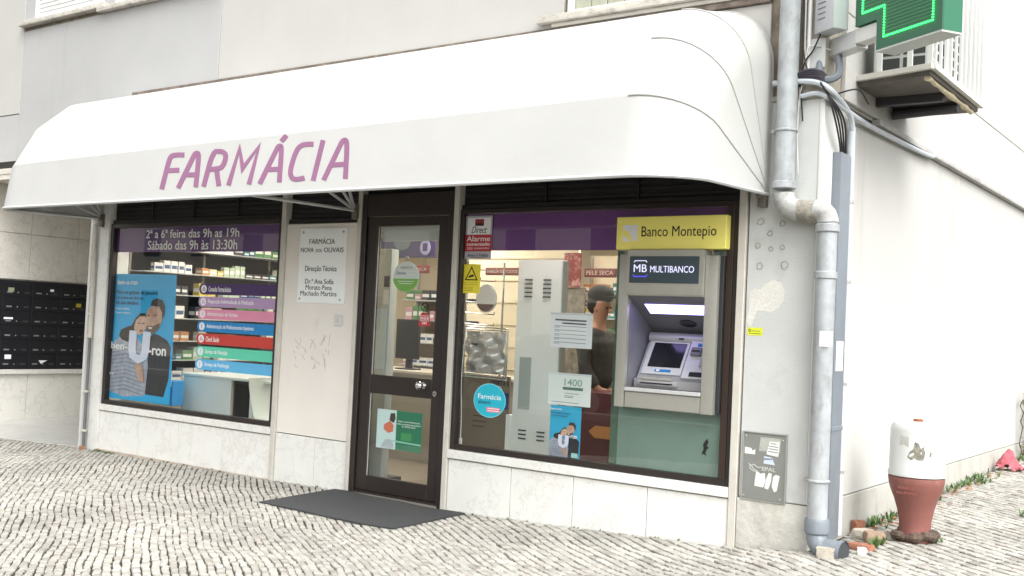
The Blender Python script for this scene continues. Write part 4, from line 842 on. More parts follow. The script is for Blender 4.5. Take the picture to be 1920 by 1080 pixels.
def shelf_unit(name, label, x0, x1, y0, y1, zs, facing, where, cols, dens=1.0, back=iw, hmax=.16, glassy=True):
    t = thing(name, ((x0+x1)/2, (y0+y1)/2, zs[0]), label, 'shelving')
    for z in zs: MB().box(x0, x1, y0, y1, z-.012, z, b=.002).build('shelf', clearg if glassy and False else steelw, t)
    if facing == 'x':
        MB().box(x0-.02, x0, y0, y1, zs[0]-.1, zs[-1]+.4).build('back_panel', back, t)
        n = max(2, int((y1-y0)/1.0)+1)
        for i in range(n): yy_ = y0+(y1-y0)*i/(n-1); MB().box(x0, x0+.03, yy_-.012, yy_+.012, zs[0]-.1, zs[-1]+.4).build('upright', steel, t)
    else:
        MB().box(x0, x1, y1, y1+.02, zs[0]-.1, zs[-1]+.4).build('back_panel', back, t)
        n = max(2, int((x1-x0)/1.0)+1)
        for i in range(n): xx_ = x0+(x1-x0)*i/(n-1); MB().box(xx_-.012, xx_+.012, y1-.03, y1, zs[0]-.1, zs[-1]+.4).build('upright', steel, t)
    for si, z in enumerate(zs):
        a, e = (y0, y1) if facing == 'x' else (x0, x1); p = a+.03; c_ = rp.choice(cols); run = 0; nb = 0
        hh = min(hmax, (zs[si+1]-z-.05) if si+1 < len(zs) else hmax)
        while p < e-.12:
            if run <= 0:
                c_ = rp.choice(cols); run = rp.choice([1, 1, 1, 2, 2, 3]); wd = rp.uniform(.07, .15); h = rp.uniform(.35, 1)*hh; dp_ = rp.uniform(.06, .14)
                if rp.random() > dens: p += rp.uniform(.05, .15)
            nb += 1; lb = f'{c_} medicine box, {ordinal(nb)} from the {"window" if facing == "x" else "left"}, {SH[si]} shelf of the {where}'
            if facing == 'x': product(x1-.03-dp_/2, p+wd/2, z, dp_, wd*.94, h, c_, lb, 'boxes on the '+where, rp.gauss(0, .04))
            else: product(p+wd/2, y0+.03+dp_/2, z, wd*.94, dp_, h, c_, lb, 'boxes on the '+where, rp.gauss(0, .04))
            p += wd+.006; run -= 1
    return t
shelf_unit('wall_shelving', 'long wall shelving of medicine boxes seen through the left window', -4.02, -3.72, .35, 3.4, [.70, .93, 1.15, 1.41, 1.68, 1.93, 2.20], 'x', 'wall shelving', ['white', 'cream', 'white', 'pale green', 'green', 'yellow', 'teal', 'blue', 'dark', 'orange'], .85, mat('shelf_back', '#8d8474', .7))
shelf_unit('back_shelving', 'back wall shelving of medicine boxes behind the counter', -2.6, -.5, 4.9, 5.2, [.9, 1.2, 1.5, 1.8], 'y', 'back shelving', ['white', 'orange', 'pink', 'white', 'green', 'yellow', 'red', 'dark'], .9, iw, .2)
shelf_unit('door_shelving', 'open shelving of boxes seen through the door', -2.15, -1.30, 2.9, 3.2, [.72, .98, 1.25, 1.52, 1.76], 'y', 'door shelving', ['orange', 'white', 'yellow', 'green', 'pink', 'white', 'dark'], .9, mat('shelf_back_beige', '#a79984', .7), .17)
shelf_unit('glass_shelving', 'glass shelving with orange and green boxes beside the cash machine housing', .62, 1.28, 2.55, 2.8, [1.05, 1.38, 1.62, 1.88], 'y', 'glass shelving', ['teal', 'orange', 'yellow', 'teal', 'green'], 1, iw, .14)
# desk and chair at the left window
dk = thing('consulting_desk', (-2.4, .75, 0), 'pale consulting desk behind the left window', 'desk')
dkm = mat('desk_pale', '#e6ece9', .4, var=.02)
MB().box(-3.07, -2.27, .46, .49, .0, .80, b=.003).build('front_panel', dkm, dk); MB().box(-3.08, -1.66, .44, 1.15, .802, .83, b=.004).build('desktop', dkm, dk); MB().box(-2.02, -1.97, .50, 1.1, .0, .80, b=.003).build('side_panel', dkm, dk)
MB().box(-2.262, -2.24, .49, 1.1, .0, .80, b=.003).build('side_panel', black, dk); MB().box(-2.235, -2.03, .70, .72, .0, .76, b=.003).build('drawer_front', dkm, dk)
ch = thing('visitor_chair', (-1.5, .42, 0), 'moulded white plastic chair beside the desk at the left window', 'chair')
sh = MB(); prof = [(-1.74, .86), (-1.73, .78), (-1.69, .62), (-1.64, .50), (-1.58, .45), (-1.30, .44), (-1.22, .455)]
n = len(prof); vs = []
for y_ in (.22, .30, .50, .58):
    for x_, z_ in prof: vs.append((x_+(.02 if y_ in (.22, .58) else 0), y_, z_))
for y_ in (.22, .30, .50, .58):
    for x_, z_ in prof: vs.append((x_+(.02 if y_ in (.22, .58) else 0)+.008, y_, z_-.012))
K = 4*n; fs = []
for j in range(3):
    for i in range(n-1): f = (j*n+i, j*n+i+1, (j+1)*n+i+1, (j+1)*n+i); fs.append(f); fs.append(tuple(q+K for q in reversed(f)))
sh.add(vs, fs); sh.build('shell', mat('chair_white', '#cfd8d5', .35), ch)
for x_, y_ in ((-1.60, .26), (-1.60, .54), (-1.28, .26), (-1.28, .54)): MB().tube([(x_, y_, .44), (x_+(.04 if x_ > -1.5 else -.05), y_, 0)], .012, 8).build('leg', chrome, ch)
dbx = thing('display_box', (-2.93, .2, .5), 'small blue leaflet box at the foot of the big cyan poster', 'leaflet box')
MB().box(-3.085, -2.78, .12, .26, .50, .76, b=.004).build('box', mat('leaflet_blue', '#2e8fd0', .5), dbx); MB().box(-3.08, -2.80, .115, .119, .70, .77).build('header', paper, dbx); text('BEN-U-RON 2022', -3.06, -2.83, .725, .745, .1145, navy, dbx); MB().box(-3.07, -2.84, .114, .119, .515, .555).build('label', navy, dbx); text('bene farmacêutica', -3.05, -2.86, .53, .545, .1135, white, dbx)
# right window display
cb = thing('metal_cabinet', (1.5, .75, 0), 'tall white metal cabinet with louvre slots behind the right window', 'cabinet')
cw = MB(); cw.box(1.24, 1.69, .60, .68, .02, 2.07, b=.006); cw.build('body', cabw, cb)
MB().box(1.692, 1.705, .605, .68, .05, 2.06, b=.003).build('side_trim', mat('trim_grey', '#9ba39f', .5), cb)
MB().box(1.19, 1.238, .58, .68, .02, .74, b=.004).build('lower_box', cabw, cb)
MB().box(1.30, 1.42, .592, .599, .80, 1.24, b=.002).build('recess_door', mat('recess_pale', '#aeb9b4', .5), cb)
for zz in [1.90-i*.036 for i in range(5)]+[.62-i*.034 for i in range(3)]:
    for xx in (1.32, 1.51): MB().box(xx, xx+.075, .590, .5995, zz-.006, zz+.005).build('louvre_slot', mat('slot_dark', '#4a504e', .6), cb)
rk = thing('spectacle_rack', (.95, .5, .5), 'spectacle rack with chrome prongs behind the left edge of the right window', 'display rack')
MB().box(.74, .76, .48, .52, .5, 2.05, b=.003).build('post', chrome, rk); MB().box(1.00, 1.01, .70, .72, .5, 2.05, b=.002).build('post', chrome, rk)
for i in range(9):
    z = 1.98-i*.095; MB().tube([(.75, .50, z), (1.06, .52, z-.012), (1.06, .52, z+.012)], .005, 6).build('prong', chrome, rk)
    if i % 2: MB().tube([(.79, .47, z+.012), (.86, .47, z+.014), (.93, .47, z+.010)], .011, 8).build('temple', mat('dark_frame', '#3a2c26', .3), rk)
mr_ = thing('round_mirror', (1.0, .5, 1.6), 'round mirror on the spectacle rack, its white and maroon reflection put in as colour', 'round mirror')
MB().disc(1.01, 1.725, .105, .115, .455, .462, 32).build('face', white, mr_); flat('reflected_segment', [(1.01+.103*math.cos(a), 1.725+.113*math.sin(a)) for a in [math.pi+.45+(math.pi-.9)*i/14 for i in range(15)]], .4535, mat('reflected_maroon', '#6d4a44', .5), mr_); MB().disc(1.01, 1.725, .112, .122, .463, .470, 32).build('rim', steelw, mr_)  # mirror: its reflection is painted on, white face with maroon below
tr_ = thing('chrome_tray', (1.02, .45, 1.05), 'square chrome framed basket of crumpled foil below the round mirror', 'display basket')
fm = MB(); 
for k_ in (0, .02): 
    fm.tube([(.80-k_, .45, 1.07-k_), (1.25+k_, .45, 1.06-k_), (1.25+k_, .45, 1.45+k_), (.80-k_, .45, 1.46+k_), (.80-k_, .45, 1.07-k_)], .008, 8)
fm.build('frame', chrome, tr_)
cr = MB(); N_ = 14; vs = []; rr = random.Random(4)
for i in range(N_+1):
    for j in range(N_+1): vs.append((.81+.43*i/N_, .47+.028*math.sin(i*.9+j*.5)+.02*math.cos(j*1.1-i*.4)+rr.uniform(-.004, .004), 1.08+.36*j/N_))
cr.add(vs, [(i*(N_+1)+j, (i+1)*(N_+1)+j, (i+1)*(N_+1)+j+1, i*(N_+1)+j+1) for i in range(N_) for j in range(N_)]); cr.build('foil', mat('foil', '#cfcdc9', .3, .6), tr_)
kb = thing('display_board', (.95, .62, .4), 'kraft coloured display card standing behind the round turquoise sticker', 'display card')
MB().box(.62, 1.20, .60, .62, .2, 1.06, b=.002).build('card', mat('kraft', '#85796a', .8, var=.06), kb); MB().box(1.0, 1.20, .592, .599, .78, .92).build('blue_band', mat('band_navy', '#273c7c', .6), kb)
text('OFERTA %', 1.0, 1.2, .98, 1.02, .598, black, kb); 
for i in range(3): strokes('text_line', [[(.82, .70-i*.045), (1.0-.03*i, .70-i*.045)]], .008, .598, mat('card_ink', '#4d4338', .7), kb)
for xx, zz in ((1.10, .95), (1.13, .89), (1.12, .84)): strokes('pictogram', [[(xx+.025*math.cos(t_), zz+.022*math.sin(t_)) for t_ in [2*math.pi*i/12 for i in range(13)]]], .006, .59, MATS['oval_white'], kb)
# pale wall, maroon header bands, red print, purple hanging sign
pw = thing('display_wall', (-.1, 2.9, 0), 'cream slat display wall behind the right window', 'display wall')
MB().box(-1.1, .40, 2.85, 2.9, 0, 2.6, b=.004).build('panel', iw, pw)
for z_ in [.5+.25*i for i in range(8)]: MB().box(-1.1, .40, 2.842, 2.849, z_, z_+.006).build('groove', mat('groove_tan', '#a6977a', .7), pw)
maroon = mat('maroon_header', '#6a332e', .5)
def header(x0, x1, z0, z1, y, s, label):
    t = thing('header_sign', ((x0+x1)/2, y, z0), label, 'header sign', 'maroon header signs in the shop')
    MB().box(x0, x1, y-.03, y, z0, z1, b=.012).build('board', maroon, t); text(s, x0+.03, x1-.03, z0+(z1-z0)*.28, z1-(z1-z0)*.28, y-.0312, mat('header_ink', '#cdb7aa', .5), t)
header(-.64, .02, 2.05, 2.135, 2.60, 'MARCA DE TODOS OS DIAS', 'maroon header sign left of the white cabinet')
header(.72, 1.10, 2.035, 2.13, 2.50, 'PELE SECA', 'maroon header sign over the glass shelving')
header(-1.78, -1.34, 2.055, 2.15, 2.45, 'COSMÉTICA', 'maroon header sign seen through the door above the oval sign')
rpo = thing('red_print', (.56, 2.55, 1.95), 'red and white printed panel hanging beside the white cabinet', 'hanging print')
MB().box(.45, .66, 2.50, 2.52, 1.93, 2.29, b=.003).build('panel', mat('print_red', '#8a3431', .6, var=.4, scale=14, stain='#d9c9c0', stain_amt=.9, stain_scale=(12, 12, 12), stain_lo=.5), rpo); 
MB().box(.45, .70, 2.53, 2.56, .4, 1.93, b=.003).build('stone_print', mat('print_stone', '#8b857a', .9, var=.5, scale=14, bump=.6), rpo)
hp_ = thing('purple_hanging_sign', (-1.7, 2.5, 2.23), 'purple sign with pale round emblems hanging inside behind the door', 'hanging sign')
MB().box(-2.12, -1.27, 2.44, 2.47, 2.235, 2.47, b=.003).build('board', mat('sign_indigo', '#3a3352', .5), hp_); MB().disc(-1.42, 2.35, .08, .085, 2.436, 2.4395).build('emblem', mat('emblem_lilac', '#8d86a8', .5), hp_); MB().box(-1.455, -1.385, 2.432, 2.4355, 2.31, 2.40).build('emblem_mark', MATS['sign_indigo'], hp_); MB().disc(-1.78, 2.42, .13, .10, 2.436, 2.4395).build('emblem', mat('emblem_grey', '#5e6a6c', .5), hp_)
for x_ in (-2.0, -1.4): MB().tube([(x_, 2.455, 2.47), (x_, 2.455, 2.9)], .004, 6).build('wire', steel, hp_)
# scale inside the door, counter, monitor
wsx = thing('weighing_scale', (.0, .75, 0), 'tall grey weighing scale just inside the door', 'scale')
MB().box(-.20, .0, .34, .44, .0, 2.15, b=.015).build('column', mat('scale_grey', '#a9b0ac', .45, var=.04), wsx); MB().box(-.07, -.01, .330, .339, 1.80, 1.90, b=.002).build('display', black, wsx)
kpd = MB().box(-.07, -.01, .330, .339, 1.64, 1.77, b=.002).build('keypad', steelw, wsx); MB().box(-.18, -.02, .330, .339, 1.05, 1.60, b=.002).build('poster_plate', mat('plate_pale', '#b9cad0', .4), wsx); MB().box(-.28, .02, .20, .60, .0, .07, b=.01).build('platform', black, wsx)
ct = thing('shop_counter', (-1.1, 2.2, 0), 'beige shop counter seen through the door', 'counter')
MB().box(-1.80, .3, 1.9, 2.45, .0, .93, b=.006).build('front', mat('counter_beige', '#a39c8e', .5), ct); MB().box(-1.84, .34, 1.86, 2.5, .932, .965, b=.005).build('worktop', mat('counter_top', '#cfc6b6', .35), ct)
mo = thing('monitor', (-1.25, 2.2, .965), 'black monitor on the shop counter', 'monitor')
MB().box(-1.45, -1.12, 2.05, 2.09, 1.08, 1.52, b=.008).build('screen', black, mo); MB().box(-1.33, -1.25, 2.09, 2.13, .966, 1.2, b=.004).build('neck', black, mo); MB().box(-1.40, -1.17, 2.0, 2.18, .966, .98, b=.004).build('base', black, mo)
mc = thing('reflection_block', (2.0, 1.0, 0), 'maroon block standing in for the red car reflected low in the right window', 'counter')
MB().box(1.78, 2.70, .75, 1.2, .0, .98, b=.006).build('front', mat('reflection_red', '#5b2226', .4), mc)  # maroon block and orange shape stand in for a red reflection in the glass
MB().prism([(1.93, .66), (1.99, .71), (2.3, .71), (2.3, .61), (1.99, .61)], .738, .748).build('orange_shape', mat('reflection_orange', '#d08a45', .5), mc)
bt = thing('blue_pack', (2.05, 1.0, .98), 'blue bottle pack standing on the maroon block', 'bottle pack')
for i in range(4): MB().lathe((2.13+i*.065, .95, .981), [(.026, 0), (.028, .02), (.028, .16), (.012, .20), (.012, .23)], 12).build('bottle', mat('bottle_blue', '#4f9fc9', .3), bt)

# customer inside the shop: one continuous skinned body, clothes and cap as children
pe = thing('person', (1.60, 1.35, 0), 'person in a black cap and dark jacket standing inside behind the right window', 'person')
def skinned(name, verts, edges, m, parent, sub=2):
    me = bpy.data.meshes.new(name); o = off_of(parent); me.from_pydata([tuple(Vector(v[:3])-o) for v in verts], edges, []); me.materials.append(m)
    ob = bpy.data.objects.new(name, me); COL.objects.link(ob); ob.parent = parent
    md = ob.modifiers.new('skin', 'SKIN')
    for i, v in enumerate(verts): me.skin_vertices[0].data[i].radius = (v[3], v[4] if len(v) > 4 else v[3])
    me.skin_vertices[0].data[0].use_root = True; md.use_smooth_shade = True
    sb = ob.modifiers.new('sub', 'SUBSURF'); sb.levels = sb.render_levels = sub
    return ob
px_, py_ = 1.60, 1.35
def limbs(k=1.0):
    v = [(px_, py_, .95, .13*k, .16*k), (px_, py_, 1.12, .12*k, .15*k), (px_, py_, 1.32, .13*k, .18*k), (px_, py_, 1.45, .09*k, .15*k), (px_+.01, py_, 1.53, .055, .055), (px_+.02, py_, 1.60, .06, .06), (px_+.03, py_, 1.70, .105, .088), (px_+.03, py_, 1.79, .10, .085)]
    e = [(0, 1), (1, 2), (2, 3), (3, 4), (4, 5), (5, 6), (6, 7)]
    for s in (-1, 1):
        b0 = len(v); v += [(px_, py_+s*.19, 1.42, .06*k), (px_+.02, py_+s*.24, 1.16, .048*k), (px_+.16, py_+s*.20, .98, .036*k), (px_+.24, py_+s*.17, .96, .03)]
        e += [(3, b0), (b0, b0+1), (b0+1, b0+2), (b0+2, b0+3)]
        b1 = len(v); v += [(px_, py_+s*.09, .86, .09*k), (px_+.02, py_+s*.10, .50, .062*k), (px_-.01, py_+s*.10, .10, .042), (px_+.14, py_+s*.11, .04, .038)]
        e += [(0, b1), (b1, b1+1), (b1+1, b1+2), (b1+2, b1+3)]
    return v, e
v_, e_ = limbs(.8); skinned('body', v_, e_, skin, pe)
jk = mat('jacket_dark', '#4b4a47', .85, var=.2, scale=20)
v_, e_ = limbs(1.25); v2 = v_[:4]+[(px_, py_, 1.535, .082, .085)]; ee = [(0, 1), (1, 2), (2, 3), (3, 4)]
for s in (-1, 1):
    b0 = len(v2); v2 += [(px_, py_+s*.19, 1.42, .075), (px_+.02, py_+s*.24, 1.16, .062), (px_+.15, py_+s*.20, .99, .048)]; ee += [(3, b0), (b0, b0+1), (b0+1, b0+2)]
skinned('jacket', v2, ee, jk, pe)
v3 = [(px_, py_, .93, .15, .17)]; e3 = []
for s in (-1, 1):
    b1 = len(v3); v3 += [(px_, py_+s*.095, .84, .105), (px_+.02, py_+s*.10, .50, .075), (px_-.01, py_+s*.10, .09, .06)]; e3 += [(0, b1), (b1, b1+1), (b1+1, b1+2)]
skinned('trousers', v3, e3, mat('trousers_navy', '#23262f', .9), pe)
capm = mat('cap_black', '#1d1d1f', .8)
cp = MB().sphere((px_+.02, py_, 1.815), .122, 20, (1.05, .88, .72)); cp.box(px_+.08, px_+.24, py_-.075, py_+.075, 1.790, 1.802, b=.005); cp.build('cap', capm, pe)
hr = MB().sphere((px_-.01, py_, 1.73), .108, 16, (.95, .92, .95)); hr.build('hair', mat('hair_brown', '#2c231d', .8), pe)
ey = MB()
for s in (-1, 1): ey.sphere((px_+.108, py_+s*.032, 1.70), .011, 8)
ey.build('eyes', black, pe); MB().sphere((px_+.122, py_, 1.672), .017, 10, (1.1, .7, 1.3)).build('nose', skin, pe); MB().box(px_+.108, px_+.116, py_-.022, py_+.022, 1.632, 1.638).build('mouth', mat('lips', '#8f5a4d', .6), pe)
for s in (-1, 1):
    MB().sphere((px_+.02, py_+s*.082, 1.685), .026, 10, (.8, .35, 1.2)).build('ear', skin, pe)
    hx, hy, hz = px_+.25, py_+s*.165, .955
    mh = MB().sphere((hx, hy, hz), .042, 12, (1.1, .5, .9))
    for q in range(4): L_ = (.055, .066, .062, .05)[q]; mh.tube([(hx+.02, hy, hz+.024-q*.016), (hx+.045+L_*.4, hy, hz+.022-q*.018), (hx+.045+L_*.8, hy-s*.012, hz+.008-q*.018)], [.009, .0085, .007], 8)
    mh.tube([(hx-.01, hy, hz+.02), (hx+.02, hy-s*.02, hz+.045), (hx+.05, hy-s*.025, hz+.05)], [.011, .0095, .008], 8); mh.build('hand', skin, pe)

# ================================================================== PIPES AND CABLES
dp1 = thing('downpipe', (4.175, -.08, .1), 'thick weathered white downpipe with an offset bend at the corner pier', 'downpipe')
def arc(c, r, a0, a1, n=8): return [(c[0]+r*math.cos(R(a0+(a1-a0)*i/n)), c[1], c[2]+r*math.sin(R(a0+(a1-a0)*i/n))) for i in range(n+1)]
yp = -.082; rp_ = .068
MB().tube([(3.872, yp, 9), (3.872, yp, 2.52)], rp_, 20).build('pipe', galv, dp1)
MB().tube(arc((3.985, yp, 2.46), .113, 180, 270, 8), .072, 20).build('elbow', mat('old_pvc', '#b4b5b2', .6, var=.2, scale=12, bump=.4, stain='#77736a', stain_amt=.7, stain_scale=(16, 16, 16), stain_lo=.5), dp1)
crt = mat('mortar_crust', '#a09b90', .95, var=.35, scale=25, bump=1.0, bscale=60)
MB().tube([(3.97+i*.03, yp+random.gauss(0, .002), 2.347-.004*i) for i in range(6)], [.066, .074, .070, .077, .072, .074], 18).build('pipe', crt, dp1)
MB().tube(arc((4.10, yp, 2.262), .077, 92, -2, 8), [.076, .076, .074, .074, .072, .072, .070, .070, .070], 20).build('elbow', MATS['old_pvc'], dp1)
MB().tube([(4.177, yp, 2.262), (4.178, yp, .34)], .064, 20).build('pipe', galv, dp1)
for (x_, z_, h_, r_) in ((3.872, 2.88, .02, .078), (3.872, 2.515, .05, .080), (4.177, 2.225, .055, .077), (4.177, 1.92, .05, .073), (4.178, .60, .02, .074)):
    MB().lathe((x_, yp, z_-h_/2), [(r_-.008, 0), (r_, .006), (r_, h_-.006), (r_-.008, h_)], 24).build('collar', galv, dp1)
for (x_, z_) in ((3.872, 2.88), (4.178, .60)): MB().box(x_-.10, x_-.055, yp-.012, .0, z_-.012, z_+.012, b=.003).build('clamp', steel, dp1)
MB().lathe((4.178, yp, .262), [(.068, 0), (.078, .012), (.078, .085), (.070, .10)], 24).build('socket', pvc, dp1)
MB().tube([(4.178, yp, .30)]+[(4.178+.075*(1-math.cos(R(a_))), yp-.02*math.sin(R(a_)), .255-.075*math.sin(R(a_))) for a_ in range(0, 91, 12)]+[(4.36, yp-.04, .178)], .066, 20).build('shoe', pvc, dp1)
MB().tube([(4.345, yp-.038, .178), (4.372, yp-.042, .177)], .075, 20, cap=False).build('shoe_rim', pvc, dp1); MB().cyl((4.362, yp-.040, .1775), (4.366, yp-.041, .1775), .062, 20).build('shoe_mouth', mat('pipe_inside', '#3a3d40', .8), dp1)
dp2 = thing('cable_duct', (4.16, .16, .2), 'grey cable duct running up beside the thick downpipe', 'cable duct')
MB().box(4.105, 4.165, .17, .37, .175, 2.765, b=.006).build('duct', pvc, dp2); MB().box(4.100, 4.170, .163, .377, .9, .93, b=.003).build('clip', pvc, dp2); MB().box(4.1655, 4.168, .20, .33, 1.30, 1.50).build('sticker', stw, dp2)
MB().box(4.215-.04, 4.215+.045, yp-.068, yp-.0655, 1.46, 1.56).build('sticker', stw, dp1)
dp3 = thing('thin_conduit', (4.13, .32, .5), 'thin pale conduit clipped beside the grey cable duct', 'conduit')
MB().tube([(4.135, .45, .18), (4.135, .45, 2.98)], .024, 12).build('tube', mat('pale_conduit', '#c3c9ce', .5, var=.06), dp3)
for z_ in (.6, 1.2, 1.9, 2.45): MB().lathe((4.135, .45, z_), [(.029, 0), (.029, .02)], 12).build('clip', steel, dp3)
ds = thing('left_drainpipe', (-4.10, -.03, 0), 'thin white drainpipe with clips on the pier left of the left window', 'drainpipe')
MB().tube([(-4.10, -.035, 2.44), (-4.085, -.035, 1.15)], .024, 12).build('pipe', agedp, ds); MB().tube([(-4.085, -.035, 1.15), (-4.09, -.035, -.05)], .016, 10).build('pipe', mat('dull_iron', '#77777a', .6, .3, var=.2), ds)
for z_ in (2.40, 2.05, 1.72, 1.40, 1.16, .55, .12): MB().lathe((-4.093, -.035, z_), [(.030, 0), (.033, .004), (.033, .02), (.030, .024)], 12).build('clip', agedp, ds)
def spline(pts, n=8):
    P = [Vector(p) for p in pts]; P = [P[0]*2-P[1]]+P+[P[-1]*2-P[-2]]; out = []
    for i in range(1, len(P)-2):
        for j in range(n):
            t = j/n; out.append(.5*((2*P[i])+(P[i+1]-P[i-1])*t+(2*P[i-1]-5*P[i]+4*P[i+1]-P[i+2])*t*t+(3*P[i]-P[i-1]-3*P[i+1]+P[i+2])*t**3))
    out.append(P[-2]); return out
def cable(name, pts, r, m, label, cat='cable', group=None): return solo(MB().tube(spline(pts), r, 8), name, m, pts[-1], label, cat, group)
cable('pale_conduit', [(3.76, -.05, 3.215), (3.95, -.06, 3.21), (4.08, -.06, 3.185), (4.16, 0, 3.12), (4.145, .36, 3.05), (4.137, .45, 2.95)], .020, MATS['pale_conduit'], 'pale curved conduit crossing the top of the corner pier', 'conduit')
cable('pale_conduit', [(3.95, -.03, 3.115), (4.06, -.03, 3.125), (4.14, .03, 3.085), (4.15, .6, 3.05), (4.145, 1.5, 3.06), (4.145, 2.4, 3.085), (4.145, 2.46, 3.12)], .018, MATS['pale_conduit'], 'pale conduit running along the side wall under the cornice', 'conduit')
for i in range(4):
    a_ = i*.034; cable('black_cable', [(4.06+a_*.3, -.07, 3.19), (4.12, -.05-a_*.2, 3.14), (4.165+a_*.25, .0+a_, 2.98), (4.15, .18+a_*1.1, 2.80), (4.14, .20+a_*1.1, 2.70)], .0062, blackcable, f'black cable dropping into the grey cable duct, {ordinal(i+1)} of four from the pier side', 'cable', 'black cables at the duct')
for i in range(7):
    z_ = 3.185+i*.011+rp.uniform(-.004, .004); q = [(3.93, -.03-i*.008, z_+.0), (4.0, -.055-i*.006, z_+.02), (4.08, -.06-i*.004, z_+.012), (4.12, -.04, z_-.02)]
    cable('coiled_cable', q, .010, mat('cable_slate', '#3d3a44', .6), f'dark cable bundled on top of the corner pier, {ordinal(i+1)} of seven from the bottom', 'cable', 'bundled cables on the pier')
for i, q in enumerate(([(3.95, -.03, 4.2), (3.955, -.02, 3.6), (3.96, -.03, 3.35), (3.94, -.03, 3.2), (3.93, -.03, 2.9), (3.945, -.03, 2.6)], [(4.03, -.03, 3.45), (3.98, -.04, 3.36), (3.95, -.04, 3.26), (3.93, -.04, 3.20)], [(4.12, .02, 3.42), (4.0, -.05, 3.44), (3.97, -.04, 3.30), (3.95, -.04, 3.16), (3.935, -.02, 3.05)])):
    cable('thin_white_cable', q, .005, cablew, ['thin white cable hanging down beside the thick downpipe', 'thin white cable looping to the sign bracket', 'thin white cable from the sign arm to the pier'][i])
for i, q in enumerate(([(3.945, -.03, 3.9), (3.95, -.04, 3.5), (3.99, -.06, 3.3), (4.05, -.07, 3.22)], [(4.10, -.03, 3.6), (4.03, -.05, 3.42), (3.97, -.05, 3.33), (3.95, -.04, 3.18), (3.96, -.02, 2.95)], [(4.16, .02, 3.12), (4.25, .10, 3.16), (4.22, .35, 3.2), (4.16, .7, 3.19)])):
    cable('thin_black_cable', q, .0055, blackcable, ['thin black cable running down to the cable bundle on the pier', 'thin black cable looping from the cross arm down the pier', 'thin black cable looping from the pier to the cage shelf'][i])
cable('white_conduit', [(3.985, -.02, 9), (3.985, -.02, 5), (3.985, -.02, 3.45), (3.98, -.03, 3.3)], .014, whitep, 'straight white conduit on the upper corner pier', 'conduit')
MB_ = thing('wall_bracket_plate', (4.02, -.01, 3.45), 'steel plate bolted under the pharmacy cross arm', 'bracket')
MB().box(3.96, 4.095, -.012, .0, 3.30, 3.50, b=.003).build('plate', steelw, MB_); MB().sphere((3.975, -.014, 3.47), .012, 8).build('bolt', steel, MB_)
# grey elbow hanging from the arm
cable('grey_elbow', [(4.05, .02, 3.36), (4.07, -.03, 3.26), (4.13, -.03, 3.21), (4.18, .02, 3.26), (4.16, .05, 3.40)], .026, pvc, 'grey flexible pipe loop under the cross arm', 'pipe')

# ================================================================== PHARMACY CROSS
d1 = Vector((.848, -.53, 0)).normalized(); up_ = Vector((0, 0, 1)); nf = Vector((-.53, -.848, 0)).normalized(); O = Vector((4.05, .05, 0))
def cm(): return Matrix(((d1.x, -nf.x, 0, O.x), (d1.y, -nf.y, 0, O.y), (0, 0, 1, 0), (0, 0, 0, 1)))   # local x along the arm, y away from viewer, z up
CM = cm()
X = thing('pharmacy_cross', tuple(O+d1*.8+Vector((0, 0, 3.3))), 'green pharmacy cross sign with lit LED outline hung off the building corner', 'pharmacy sign')
cx0, cx1, zb = .525, 1.075, 3.315; aw = cx1-cx0; zl = zb+.195; h3 = .195
def cross(e): # outline of the cross, inset e
    a0, a1 = cx0+e, cx1-e; l0, l1 = cx0-h3+e, cx1+h3-e; b0, b1, b2, b3 = zb+e, zl+e, zl+aw-e, zl+aw+h3-e
    return [(a0, b0), (a1, b0), (a1, b1), (l1, b1), (l1, b2), (a1, b2), (a1, b3), (a0, b3), (a0, b2), (l0, b2), (l0, b1), (a0, b1)]
def cprism(outl, y0, y1): mb = MB().prism(outl, y0, y1); mb.v = [tuple(CM @ Vector(v)) for v in mb.v]; return mb
# lower arm only shows; right arm is cut flush with the lower arm like the photo's narrow cross
def cross(e):
    a0, a1 = cx0+e, cx1-e; l0 = cx0-.20+e; b0, b1, b2, b3 = zb+e, zl+e, zl+aw-e, zl+aw+h3-e
    return [(a0, b0), (a1, b0), (a1, b1+.75), (cx1+.2-e, b1+.75), (cx1+.2-e, b2+.75), (a1, b2+.75), (a1, b3+.75), (a0, b3+.75), (a0, b2+.75), (l0, b2+.75), (l0, b1), (a0, b1)]
cprism(cross(0), .012, .15).build('housing', green, X, smooth=False)
cprism(cross(.0), .0, .011).build('face', mat('face_green', '#1c5c40', .35), X, smooth=False)
for i in range(26): 
    z_ = zb+.075+i*.022; xa = cx0+.075 if z_ < zl+.075 else cx0-.12
    mb = MB().box(xa, cx1-.075, -.0025, -.0002, z_, z_+.008); mb.v = [tuple(CM @ Vector(v)) for v in mb.v]; mb.build('louvre', mat('cross_louvre', '#2a7a45', .4), X)
mb = MB().box(cx0, cx1, .0, .15, zb-.012, zb-.001); mb.v = [tuple(CM @ Vector(v)) for v in mb.v]; mb.build('bottom_plate', mat('bottom_pale', '#b9bdb8', .5), X)
led = mat('led_green', '#2bff5a', .4, emit=3.2)
path = [(cx0-.13, zl+.07+.9), (cx0-.13, zl+.07), (cx0+.07, zl+.07), (cx0+.07, zb+.07), (cx1-.07, zb+.07), (cx1-.07, zb+1.2)]
ledm = MB(); nled = 0
for a, b_ in zip(path[:-1], path[1:]):
    L_ = math.hypot(b_[0]-a[0], b_[1]-a[1]); n = int(L_/.0165)
    for i in range(n): 
        t_ = i/n; ledm.sphere((a[0]+(b_[0]-a[0])*t_, -.004, a[1]+(b_[1]-a[1])*t_), .0062, 6)
ledm.v = [tuple(CM @ Vector(v)) for v in ledm.v]; o = ledm.build('led', led, X); o['kind'] = 'stuff'
